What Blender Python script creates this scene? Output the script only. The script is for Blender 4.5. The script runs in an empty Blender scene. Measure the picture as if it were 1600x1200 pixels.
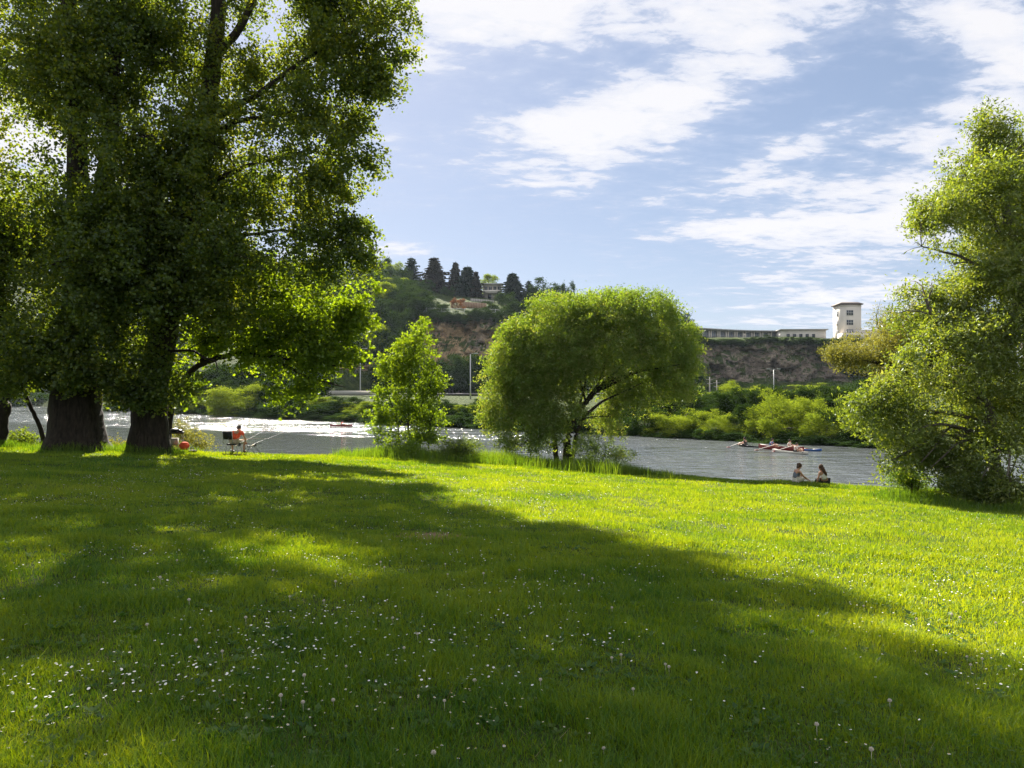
import bpy, math, random
import numpy as np
from mathutils import Vector, Matrix
R = math.radians
# ------------------------------------------------------------------ camera, sky, sun
scene = bpy.context.scene
COL = scene.collection
F, U0, HZ, EYE = 1200.0, 800.0, 612.0, 1.6      # focal length in photo pixels, centre column, horizon row, eye height
SUN_AZ, SUN_EL = -18.0, 36.0                     # azimuth from the view direction (left negative)
cam = bpy.data.cameras.new('camera'); camo = bpy.data.objects.new('camera', cam); COL.objects.link(camo)
camo.location = (0, 0, EYE); camo.rotation_euler = (R(90), 0, 0)
cam.sensor_width = 36.0; cam.lens = 27.0; cam.shift_y = (HZ - 600) / 1600.0
cam.clip_start = 0.05; cam.clip_end = 9000
scene.camera = camo

world = bpy.data.worlds.new('World'); scene.world = world; world.use_nodes = True
HAZE = 0.00005
SKY_STRENGTH = 0.057
def build_world():
    nt = world.node_tree; N = nt.nodes; L = nt.links; N.clear()
    out = N.new('ShaderNodeOutputWorld'); bg = N.new('ShaderNodeBackground')
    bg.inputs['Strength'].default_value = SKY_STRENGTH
    sky = N.new('ShaderNodeTexSky'); sky.sky_type = 'NISHITA'; sky.sun_disc = False
    sky.sun_elevation = R(SUN_EL); sky.sun_rotation = R(SUN_AZ); sky.altitude = 200
    sky.air_density = 1.0; sky.dust_density = 0.6; sky.ozone_density = 2.2
    def M(op, a, b=None, c=None, clamp=False):
        n = N.new('ShaderNodeMath'); n.operation = op; n.use_clamp = clamp
        for i, x in enumerate((a, b, c)):
            if x is None: continue
            if isinstance(x, (int, float)): n.inputs[i].default_value = x
            else: L.new(x, n.inputs[i])
        return n.outputs[0]
    tc = N.new('ShaderNodeTexCoord'); sp = N.new('ShaderNodeSeparateXYZ'); L.new(tc.outputs['Generated'], sp.inputs[0])
    X, Y, Z = sp.outputs
    zz = M('ADD', M('MAXIMUM', Z, 0.0), 0.10)
    cp = N.new('ShaderNodeCombineXYZ'); L.new(M('DIVIDE', X, zz), cp.inputs[0]); L.new(M('DIVIDE', Y, zz), cp.inputs[1])
    def noise(vec, scale, detail, rough, dist=0.0, rot=0.0, sx=1.0, off=(0, 0, 0), sy=1.0):
        mp = N.new('ShaderNodeMapping'); L.new(vec, mp.inputs[0]); mp.inputs['Rotation'].default_value[2] = rot
        mp.inputs['Scale'].default_value = (sx, sy, 1); mp.inputs['Location'].default_value = off
        n = N.new('ShaderNodeTexNoise'); L.new(mp.outputs[0], n.inputs['Vector'])
        n.inputs['Scale'].default_value = scale; n.inputs['Detail'].default_value = detail
        n.inputs['Roughness'].default_value = rough; n.inputs['Distortion'].default_value = dist
        return n.outputs[0]
    n1 = noise(cp.outputs[0], 2.1, 9, 0.60, 0.25, R(-35), 1.0, (3.1, 1.7, 0), 1.5)
    n2 = noise(cp.outputs[0], 0.8, 4, 0.5, 0.2, R(-35), 1.0, (8.2, 4.4, 2))
    n3 = noise(cp.outputs[0], 9.0, 6, 0.62, 0.3, R(-35), 1.0, (2.2, 6.4, 1), 1.6)
    # cloud banks: (u, v, radius u, radius v, tilt degrees, amount), directions measured from the view axis
    ys = M('MAXIMUM', Y, 0.08)
    ca = M('DIVIDE', X, ys); cb = M('DIVIDE', Z, ys)
    cab = N.new('ShaderNodeCombineXYZ'); L.new(ca, cab.inputs[0]); L.new(cb, cab.inputs[1])
    banks = [(850, 215, 210, 38, 10, .34), (1050, 165, 190, 65, 22, .34), (760, 15, 150, 36, -8, .26), (980, 15, 250, 48, 0, .34), (1180, 60, 70, 75, 70, .26),
             (1430, 15, 150, 40, -8, .36), (1560, 35, 80, 50, 0, .34), (1560, 140, 120, 40, 20, .30), (1460, 250, 210, 68, 24, .34), (1170, 283, 105, 18, 6, .34),
             (1230, 235, 70, 24, 20, .28), (1140, 365, 210, 26, 2, .32), (1380, 345, 160, 45, 10, .32), (1290, 440, 190, 18, 0, .26),
             (1280, 472, 160, 16, 0, .28), (1230, 502, 150, 9, 0, .28), (610, 385, 60, 18, 0, .30), (20, 215, 80, 60, 0, .5), (150, 300, 200, 80, 10, .3),
             (300, 380, 250, 30, 0, .25), (660, 60, 80, 50, 0, .22), (990, 313, 60, 9, 0, .17), (-300, 100, 300, 120, 10, .35), (2000, 250, 300, 120, 20, .3), (1100, -250, 500, 150, 10, .25)]
    holes = [(1130, 200, 45, 75, -15, -.22), (1370, 105, 120, 40, 10, -.30), (700, 330, 240, 60, 0, -.22), (860, 440, 260, 50, 0, -.25), (1230, 175, 50, 30, 0, -.12), (820, 125, 140, 35, 10, -.14), (1010, 320, 120, 30, 0, -.1)]
    tot = None
    for (u, v, ru, rv, t, a) in banks + holes:
        s = N.new('ShaderNodeVectorMath'); s.operation = 'SUBTRACT'; L.new(cab.outputs[0], s.inputs[0])
        s.inputs[1].default_value = ((u - U0) / F, (HZ - v) / F, 0)
        r = N.new('ShaderNodeVectorRotate'); r.rotation_type = 'Z_AXIS'; L.new(s.outputs[0], r.inputs['Vector']); r.inputs['Angle'].default_value = R(-t)
        m = N.new('ShaderNodeVectorMath'); m.operation = 'MULTIPLY'; L.new(r.outputs[0], m.inputs[0]); m.inputs[1].default_value = (F / ru, F / rv, 0)
        d = N.new('ShaderNodeVectorMath'); d.operation = 'DOT_PRODUCT'; L.new(m.outputs[0], d.inputs[0]); L.new(m.outputs[0], d.inputs[1])
        g = M('MULTIPLY', M('EXPONENT', M('MULTIPLY', d.outputs['Value'], -0.8)), a)
        tot = g if tot is None else M('ADD', tot, g)
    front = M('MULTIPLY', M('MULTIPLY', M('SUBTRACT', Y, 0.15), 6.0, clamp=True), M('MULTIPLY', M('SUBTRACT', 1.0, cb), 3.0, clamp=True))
    tot = M('ADD', M('MULTIPLY', tot, front), M('MULTIPLY', M('SUBTRACT', 1.0, front), 0.42))  # denser cloud overhead and behind, out of view, added to raise the ambient light
    f = M('ADD', M('MULTIPLY', n1, 0.75), M('ADD', M('MULTIPLY', n2, 0.15), M('MULTIPLY', n3, 0.52)))
    f = M('ADD', M('MULTIPLY', M('SUBTRACT', f, 0.71), 2.7), M('ADD', M('MULTIPLY', tot, 1.25), -0.08))
    cov = N.new('ShaderNodeMapRange'); cov.interpolation_type = 'SMOOTHSTEP'; L.new(f, cov.inputs[0])
    cov.inputs[1].default_value = -0.06; cov.inputs[2].default_value = 0.34
    wisp = N.new('ShaderNodeMapRange'); wisp.interpolation_type = 'SMOOTHSTEP'; L.new(f, wisp.inputs[0])
    wisp.inputs[1].default_value = -0.30; wisp.inputs[2].default_value = 0.15; wisp.inputs[4].default_value = 0.30
    c = M('MAXIMUM', cov.outputs[0], wisp.outputs[0])
    c = M('MULTIPLY', c, M('MULTIPLY', M('ADD', Z, 0.01), 25.0, clamp=True))
    c = M('MULTIPLY', c, 0.93)
    shade = N.new('ShaderNodeMapRange'); L.new(M('ADD', f, M('MULTIPLY', n3, -0.55)), shade.inputs[0])
    shade.inputs[1].default_value = -0.35; shade.inputs[2].default_value = 0.25
    ccol = N.new('ShaderNodeMixRGB'); L.new(shade.outputs[0], ccol.inputs[0])
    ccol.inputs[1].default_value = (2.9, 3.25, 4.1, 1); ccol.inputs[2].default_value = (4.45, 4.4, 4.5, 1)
    tint = N.new('ShaderNodeMixRGB'); tint.blend_type = 'MULTIPLY'; tint.inputs[0].default_value = 1.0
    gm = N.new('ShaderNodeGamma'); gm.inputs[1].default_value = 0.55; L.new(sky.outputs[0], gm.inputs[0])
    L.new(gm.outputs[0], tint.inputs[1]); tint.inputs[2].default_value = (.94, 1.0, 1.16, 1)
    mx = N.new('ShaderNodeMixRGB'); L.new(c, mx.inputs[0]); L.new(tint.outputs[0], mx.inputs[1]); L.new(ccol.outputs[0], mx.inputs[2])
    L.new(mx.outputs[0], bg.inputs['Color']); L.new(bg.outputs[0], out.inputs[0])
build_world()
world.cycles.sampling_method = 'MANUAL'; world.cycles.sample_map_resolution = 512

sun = bpy.data.lights.new('sun', 'SUN'); sun.energy = 5.0; sun.angle = R(0.55); sun.color = (1.0, 0.93, 0.80)
suno = bpy.data.objects.new('sun', sun); COL.objects.link(suno)
sdir = Vector((math.sin(R(SUN_AZ)) * math.cos(R(SUN_EL)), math.cos(R(SUN_AZ)) * math.cos(R(SUN_EL)), math.sin(R(SUN_EL))))
suno.rotation_euler = sdir.to_track_quat('Z', 'Y').to_euler()
vs = scene.view_settings; vs.view_transform = 'Standard'; vs.look = 'None'; vs.gamma = 1.0; vs.use_curve_mapping = False
vs.exposure = 1.95
cy = scene.cycles
cy.max_bounces = 7; cy.diffuse_bounces = 4; cy.glossy_bounces = 3; cy.transmission_bounces = 4; cy.transparent_max_bounces = 8
cy.volume_bounces = 0; cy.use_denoising = True; cy.denoiser = 'OPENIMAGEDENOISE'; cy.denoising_input_passes = 'RGB_ALBEDO_NORMAL'
cy.sample_clamp_indirect = 4.0; cy.caustics_reflective = False; cy.caustics_refractive = False
try: cy.denoising_prefilter = 'NONE'
except Exception: pass

# ------------------------------------------------------------------ helpers
rng = np.random.default_rng(7); random.seed(7)
def at(u, v, d):                                   # a direction measured in the photograph, at its own distance d
    return Vector(((u - U0) / F * d, d, EYE + (HZ - v) / F * d))
def _hash(ix, iy, iz):
    h = (ix.astype(np.int64) * 73856093) ^ (iy.astype(np.int64) * 19349663) ^ (iz.astype(np.int64) * 83492791)
    h = h & 0xffffffff; h = ((h ^ (h >> 15)) * 0x2c1b3c6d) & 0xffffffff; h = ((h ^ (h >> 12)) * 0x297a2d39) & 0xffffffff
    return ((h ^ (h >> 15)) & 0xffffff) / float(0xffffff)
def vn(p, scale=1.0, seed=0):
    q = np.asarray(p, dtype=float) * scale + seed * 17.31; i = np.floor(q).astype(np.int64); f = q - i; f = f * f * (3 - 2 * f); r = 0
    for a in (0, 1):
        for b in (0, 1):
            for c in (0, 1):
                w = (f[:, 0] if a else 1 - f[:, 0]) * (f[:, 1] if b else 1 - f[:, 1]) * (f[:, 2] if c else 1 - f[:, 2])
                r = r + w * _hash(i[:, 0] + a, i[:, 1] + b, i[:, 2] + c)
    return r
def fbm(p, scale=1.0, octv=4, seed=0, gain=.5):
    r = 0; amp = 1; t = 0
    for o in range(octv):
        r = r + amp * vn(p, scale * 2 ** o, seed + o); t += amp; amp *= gain
    return r / t
def p3(x, y, z=None):
    x = np.asarray(x, float); return np.stack([x, np.asarray(y, float) + 0 * x, (0 * x if z is None else np.asarray(z, float) + 0 * x)], 1)
def np_mesh(name, V, faces, smooth=False, attr=None):
    """faces: (n,4) or (n,3) int array, or a list of both"""
    fl = faces if isinstance(faces, list) else [faces]
    fl = [f for f in fl if len(f)]
    me = bpy.data.meshes.new(name); V = np.asarray(V, np.float32)
    me.vertices.add(len(V)); me.vertices.foreach_set('co', V.ravel())
    loops = np.concatenate([f.ravel() for f in fl]).astype(np.int32)
    tot = np.concatenate([np.full(len(f), f.shape[1]) for f in fl]).astype(np.int32)
    st = (np.cumsum(tot) - tot).astype(np.int32)
    me.loops.add(len(loops)); me.loops.foreach_set('vertex_index', loops)
    me.polygons.add(len(tot)); me.polygons.foreach_set('loop_start', st)
    if smooth: me.polygons.foreach_set('use_smooth', np.ones(len(tot), bool))
    if attr:
        for k, a in attr.items():
            at_ = me.attributes.new(k, 'FLOAT', 'FACE'); at_.data.foreach_set('value', np.asarray(a, np.float32))
    me.update(calc_edges=True)
    return me
def link(name, me, mat, parent=None):
    o = bpy.data.objects.new(name, me); COL.objects.link(o)
    if mat is not None and not me.materials: me.materials.append(mat)
    if parent is not None: o.parent = parent
    return o
def tag(o, label, cat, group=None, kind=None):
    if label: o['label'] = label
    if cat: o['category'] = cat
    if group: o['group'] = group
    if kind: o['kind'] = kind
    return o
def thing(name, label, cat, loc=(0, 0, 0), rz=0.0, group=None):
    o = bpy.data.objects.new(name, None); COL.objects.link(o); o.empty_display_size = .2
    o.location = loc; o.rotation_euler = (0, 0, rz); return tag(o, label, cat, group)
def copy_tree(o, parent=None):
    c = o.copy(); COL.objects.link(c); c.parent = parent
    for ch in [x for x in o.children]: copy_tree(ch, c)
    return c
class MB:                                          # collects shapes, built as one mesh
    def __init__(s): s.V = []; s.Q = []; s.T = []; s.n = 0
    def add(s, V, Q=(), T=()):
        V = [tuple(v) for v in V]; s.V += V
        s.Q += [tuple(i + s.n for i in q) for q in Q]; s.T += [tuple(i + s.n for i in t) for t in T]; s.n += len(V)
    def box(s, c, size, rz=0.0, M=None):
        hx, hy, hz = [k / 2 for k in size]; V = []
        for x in (-hx, hx):
            for y in (-hy, hy):
                for z in (-hz, hz):
                    v = Vector((x, y, z)); v.rotate(Matrix.Rotation(rz, 3, 'Z'))
                    if M is not None: v = M @ v
                    V.append(v + Vector(c))
        s.add(V, [(0, 1, 3, 2), (4, 6, 7, 5), (0, 4, 5, 1), (2, 3, 7, 6), (0, 2, 6, 4), (1, 5, 7, 3)])
    def tube(s, P, r, n=6, cap=True):
        P = [Vector(p) for p in P]; rr = r if hasattr(r, '__len__') else [r] * len(P); V = []; Q = []
        for i, p in enumerate(P):
            t = (P[min(i + 1, len(P) - 1)] - P[max(i - 1, 0)]).normalized()
            a = t.cross(Vector((0, 0, 1)) if abs(t.z) < .95 else Vector((1, 0, 0))).normalized(); b = t.cross(a)
            for k in range(n):
                th = 2 * math.pi * k / n; V.append(p + (a * math.cos(th) + b * math.sin(th)) * rr[i])
        for i in range(len(P) - 1):
            for k in range(n): Q.append((i * n + k, i * n + (k + 1) % n, (i + 1) * n + (k + 1) % n, (i + 1) * n + k))
        T = []
        if cap:
            a0 = len(V); V += [P[0], P[-1]]; e = (len(P) - 1) * n
            for k in range(n): T += [(a0, (k + 1) % n, k), (a0 + 1, e + k, e + (k + 1) % n)]
        s.add(V, Q, T)
    def ell(s, c, r, n=12, m=8, M=None, lo=0.0):
        V = []; Q = []; c = Vector(c)
        for j in range(m + 1):
            ph = math.pi * (lo + (1 - lo) * j / m)
            for k in range(n):
                th = 2 * math.pi * k / n; v = Vector((r[0] * math.sin(ph) * math.cos(th), r[1] * math.sin(ph) * math.sin(th), -r[2] * math.cos(ph)))
                if M is not None: v = M @ v
                V.append(c + v)
        for j in range(m):
            for k in range(n): Q.append((j * n + k, j * n + (k + 1) % n, (j + 1) * n + (k + 1) % n, (j + 1) * n + k))
        s.add(V, Q)
    def build(s, name, mat, parent=None, smooth=False):
        fl = []
        if s.Q: fl.append(np.array(s.Q))
        if s.T: fl.append(np.array(s.T))
        return link(name, np_mesh(name, s.V, fl, smooth), mat, parent)

# ------------------------------------------------------------------ materials
MATS = {}
def simple(name, col, rough=.7, metal=0.0, vary=.15, scale=8.0, bump=0.0):
    if name in MATS: return MATS[name]
    m = bpy.data.materials.new(name); m.use_nodes = True; nt = m.node_tree; N = nt.nodes; L = nt.links
    b = N['Principled BSDF']; b.inputs['Roughness'].default_value = rough; b.inputs['Metallic'].default_value = metal
    tc = N.new('ShaderNodeTexCoord'); n = N.new('ShaderNodeTexNoise'); n.inputs['Scale'].default_value = scale; n.inputs['Detail'].default_value = 6
    L.new(tc.outputs['Object'], n.inputs['Vector'])
    r = N.new('ShaderNodeMixRGB'); L.new(n.outputs[0], r.inputs[0])
    r.inputs[1].default_value = tuple(c * (1 - vary) for c in col) + (1,); r.inputs[2].default_value = tuple(min(1, c * (1 + vary)) for c in col) + (1,)
    L.new(r.outputs[0], b.inputs['Base Color'])
    if bump:
        bp = N.new('ShaderNodeBump'); bp.inputs['Strength'].default_value = bump; bp.inputs['Distance'].default_value = .05; L.new(n.outputs[0], bp.inputs['Height']); L.new(bp.outputs[0], b.inputs['Normal'])
    MATS[name] = m; return m
def leaf_mat(name, c1, c2, c3, trans=.45, tcol=(1.25, 1.2, .5), gloss=.05, grough=.35):
    m = bpy.data.materials.new(name); m.use_nodes = True; nt = m.node_tree; N = nt.nodes; L = nt.links; N.clear()
    out = N.new('ShaderNodeOutputMaterial')
    a = N.new('ShaderNodeAttribute'); a.attribute_name = 'rnd'
    cr = N.new('ShaderNodeValToRGB'); L.new(a.outputs['Fac'], cr.inputs[0])
    cr.color_ramp.elements[0].position = 0.15; cr.color_ramp.elements[0].color = c1 + (1,)
    cr.color_ramp.elements[1].position = 0.95; cr.color_ramp.elements[1].color = c3 + (1,)
    e = cr.color_ramp.elements.new(.55); e.color = c2 + (1,)
    d = N.new('ShaderNodeBsdfDiffuse'); L.new(cr.outputs[0], d.inputs[0])
    t = N.new('ShaderNodeBsdfTranslucent'); tm = N.new('ShaderNodeMixRGB'); tm.blend_type = 'MULTIPLY'; tm.inputs[0].default_value = 1
    L.new(cr.outputs[0], tm.inputs[1]); tm.inputs[2].default_value = tcol + (1,); L.new(tm.outputs[0], t.inputs[0])
    mx = N.new('ShaderNodeMixShader'); mx.inputs[0].default_value = trans; L.new(d.outputs[0], mx.inputs[1]); L.new(t.outputs[0], mx.inputs[2])
    g = N.new('ShaderNodeBsdfGlossy'); g.inputs['Roughness'].default_value = grough; g.inputs[0].default_value = (.9, .95, 1, 1)
    m2 = N.new('ShaderNodeMixShader'); m2.inputs[0].default_value = gloss; L.new(mx.outputs[0], m2.inputs[1]); L.new(g.outputs[0], m2.inputs[2])
    L.new(m2.outputs[0], out.inputs[0]); MATS[name] = m; return m
def bark_mat(name, c1, c2, scale=3.0):
    m = bpy.data.materials.new(name); m.use_nodes = True; nt = m.node_tree; N = nt.nodes; L = nt.links
    b = N['Principled BSDF']; b.inputs['Roughness'].default_value = .9; b.inputs['Specular IOR Level'].default_value = .2
    tc = N.new('ShaderNodeTexCoord'); mp = N.new('ShaderNodeMapping'); mp.inputs['Scale'].default_value = (scale * 2, scale * 2, scale * .45); L.new(tc.outputs['Object'], mp.inputs[0])
    n = N.new('ShaderNodeTexNoise'); n.inputs['Scale'].default_value = 2; n.inputs['Detail'].default_value = 8; n.inputs['Roughness'].default_value = .65; L.new(mp.outputs[0], n.inputs[0])
    r = N.new('ShaderNodeValToRGB'); L.new(n.outputs[0], r.inputs[0]); r.color_ramp.elements[0].position = .35; r.color_ramp.elements[1].position = .7
    r.color_ramp.elements[0].color = c1 + (1,); r.color_ramp.elements[1].color = c2 + (1,); L.new(r.outputs[0], b.inputs['Base Color'])
    bp = N.new('ShaderNodeBump'); bp.inputs['Strength'].default_value = .8; bp.inputs['Distance'].default_value = .06; L.new(n.outputs[0], bp.inputs['Height']); L.new(bp.outputs[0], b.inputs['Normal'])
    MATS[name] = m; return m
BARK = bark_mat('bark', (.012, .010, .008), (.050, .041, .031))
BARK2 = bark_mat('grey_bark', (.05, .045, .038), (.16, .14, .11))
L_POP = leaf_mat('poplar_leaf', (.036, .074, .015), (.078, .130, .021), (.17, .20, .03), .54, (2.35, 1.85, .42), .025, .5)
L_MAP = leaf_mat('bright_leaf', (.075, .135, .014), (.130, .205, .018), (.20, .27, .028), .55, (2.0, 1.75, .35), .02, .5)
L_WIL = leaf_mat('willow_leaf', (.080, .145, .022), (.140, .220, .036), (.28, .29, .11), .47, (1.75, 1.55, .42), .025, .5)
L_WIR = leaf_mat('grey_willow_leaf', (.085, .135, .022), (.150, .210, .034), (.29, .31, .12), .47, (1.75, 1.55, .42), .035, .5)
L_YEL = leaf_mat('yellow_willow_leaf', (.13, .145, .035), (.21, .21, .055), (.27, .27, .09), .45, (1.3, 1.2, .5), .02, .5)
L_FAR = leaf_mat('far_leaf', (.020, .046, .014), (.040, .078, .020), (.075, .115, .030), .16, (1.5, 1.35, .45), .0)
L_FARB = leaf_mat('far_light_leaf', (.10, .16, .024), (.18, .25, .032), (.26, .32, .05), .42, (1.5, 1.35, .45), .0)
L_CON = leaf_mat('conifer_needle', (.018, .036, .024), (.030, .052, .030), (.050, .070, .036), .1, (1.2, 1.1, .7), .0)
L_COR = leaf_mat('brown_conifer_needle', (.030, .032, .022), (.050, .046, .030), (.075, .065, .035), .1, (1.2, 1.0, .7), .0)
L_ORG = leaf_mat('rusty_leaf', (.12, .06, .03), (.18, .09, .05), (.24, .14, .08), .3, (1.3, 1.0, .6), .0)
L_TAL = leaf_mat('tall_grass_blade', (.060, .125, .012), (.105, .180, .016), (.17, .23, .03), .5, (1.6, 1.5, .4), .02, .5)
L_GRS = leaf_mat('lawn_blade', (.026, .105, .014), (.100, .205, .015), (.175, .285, .036), .5, (2.95, 1.8, .20), .02, .5)
L_CLV = leaf_mat('clover_leaf', (.030, .085, .014), (.055, .125, .018), (.09, .15, .03), .45, (1.4, 1.35, .5), .02, .5)

def ground_mat(name, lawn=True):
    m = bpy.data.materials.new(name); m.use_nodes = True; nt = m.node_tree; N = nt.nodes; L = nt.links
    b = N['Principled BSDF']; b.inputs['Roughness'].default_value = .95; b.inputs['Specular IOR Level'].default_value = .1
    g = N.new('ShaderNodeNewGeometry')
    def nz(s, d=6):
        n = N.new('ShaderNodeTexNoise'); n.inputs['Scale'].default_value = s; n.inputs['Detail'].default_value = d; L.new(g.outputs['Position'], n.inputs['Vector']); return n.outputs[0]
    r = N.new('ShaderNodeValToRGB'); L.new(nz(9), r.inputs[0]); r.color_ramp.elements[0].position = .35; r.color_ramp.elements[1].position = .68
    if lawn: r.color_ramp.elements[0].color = (.022, .034, .010, 1); r.color_ramp.elements[1].color = (.055, .080, .016, 1)
    else: r.color_ramp.elements[0].color = (.05, .07, .02, 1); r.color_ramp.elements[1].color = (.13, .15, .04, 1)
    cur = r.outputs[0]
    if lawn:
        # worn patch of bare brown soil
        sb = N.new('ShaderNodeVectorMath'); sb.operation = 'SUBTRACT'; L.new(g.outputs['Position'], sb.inputs[0]); sb.inputs[1].default_value = (PATCH[0], PATCH[1], 0)
        ml = N.new('ShaderNodeVectorMath'); ml.operation = 'MULTIPLY'; L.new(sb.outputs[0], ml.inputs[0]); ml.inputs[1].default_value = (1 / .72, 1 / .46, 0)
        ln = N.new('ShaderNodeVectorMath'); ln.operation = 'LENGTH'; L.new(ml.outputs[0], ln.inputs[0])
        ad = N.new('ShaderNodeMath'); ad.operation = 'ADD'; L.new(ln.outputs['Value'], ad.inputs[0])
        a2 = N.new('ShaderNodeMath'); a2.operation = 'MULTIPLY'; L.new(nz(3), a2.inputs[0]); a2.inputs[1].default_value = .6; L.new(a2.outputs[0], ad.inputs[1])
        mr = N.new('ShaderNodeMapRange'); L.new(ad.outputs[0], mr.inputs[0]); mr.inputs[1].default_value = 1.0; mr.inputs[2].default_value = 1.5; mr.inputs[3].default_value = 1; mr.inputs[4].default_value = 0
        mx = N.new('ShaderNodeMixRGB'); L.new(mr.outputs[0], mx.inputs[0]); L.new(cur, mx.inputs[1]); mx.inputs[2].default_value = (.19, .13, .085, 1); cur = mx.outputs[0]
    L.new(cur, b.inputs['Base Color'])
    bp = N.new('ShaderNodeBump'); bp.inputs['Strength'].default_value = .6; bp.inputs['Distance'].default_value = .03; L.new(nz(30), bp.inputs['Height']); L.new(bp.outputs[0], b.inputs['Normal'])
    return m

# ------------------------------------------------------------------ near ground: lawn that falls gently to the river and to the right
WATER = -3.4
EX = [-150, -45, -20, -13, -8, 0, 5, 9, 12.5, 15, 17, 25, 150]
EY = [34, 33, 31, 34.6, 37.5, 36.2, 32.0, 32.5, 33.0, 32, 31, 30, 30]
RX = [-150, -14, -10, -6, 5.5, 8, 12, 150]
RR = [6, 6, 9, 12, 12, 7, 5, 5]
PATCH = (-1.17, 11.6)
def lawn_plane(x, y):
    xe = np.where(x < -20, -20 + 22 * np.tanh((x + 20) / 22), np.where(x > 14, 14 + 8 * np.tanh((x - 14) / 8), x))
    ye = np.where(y < -5, -5 + 8 * np.tanh((y + 5) / 8), y)
    return -.048 * xe - .052 * ye
def near_z(x, y):
    x = np.atleast_1d(np.asarray(x, float)); y = np.atleast_1d(np.asarray(y, float)) + 0 * x
    e = np.interp(x, EX, EY) + .5 * (vn(p3(x, 0 * x), .5, 3) - .5); r = np.interp(x, RX, RR)
    yl = np.minimum(y, e); z = lawn_plane(x, yl)
    t = np.clip((y - e) / r, 0, 1.6); s = np.where(t < 1, t * t * (3 - 2 * t) * .5 + t * .5, 1)
    z = z * (1 - s) + (WATER) * s - np.maximum(0, t - 1) * 3.0
    n = fbm(p3(x, y), .35, 3, 5) - .5; n2 = fbm(p3(x, y), 2.2, 2, 9) - .5
    return z + .22 * n * np.clip(1.4 - t, 0, 1) * np.clip(np.hypot(x, y) / 12, .25, 1) + .035 * n2
def gz(x, y): return float(near_z([x], [y])[0])
xs = np.concatenate([np.linspace(-150, -42, 37)[:-1], np.linspace(-42, 42, 281), np.linspace(42, 150, 37)[1:]])
ys = np.concatenate([np.linspace(-60, -6, 19)[:-1], np.linspace(-6, 54, 201)])
gx, gy = np.meshgrid(xs, ys); gzz = near_z(gx.ravel(), gy.ravel())
nx, ny = len(xs), len(ys); idx = np.arange(nx * ny).reshape(ny, nx)
Q = np.stack([idx[:-1, :-1].ravel(), idx[:-1, 1:].ravel(), idx[1:, 1:].ravel(), idx[1:, :-1].ravel()], 1)
tag(link('ground', np_mesh('ground', np.stack([gx.ravel(), gy.ravel(), gzz], 1), Q, True), ground_mat('lawn_soil')), 'sloping riverside lawn ground', None, None, 'structure')
# flat land and river bed out to the horizon
b = MB(); ringn = 48
for (r0, r1) in ((0, 900), (900, 6000)):
    for k in range(ringn):
        a0, a1 = 2 * math.pi * k / ringn, 2 * math.pi * (k + 1) / ringn
        b.add([(r0 * math.cos(a0), r0 * math.sin(a0), -7), (r1 * math.cos(a0), r1 * math.sin(a0), -7), (r1 * math.cos(a1), r1 * math.sin(a1), -7), (r0 * math.cos(a1), r0 * math.sin(a1), -7)], [(0, 1, 2, 3)])
tag(b.build('horizon_ground', ground_mat('plain_soil', False)), 'flat land out to the horizon', None, None, 'structure')

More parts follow.
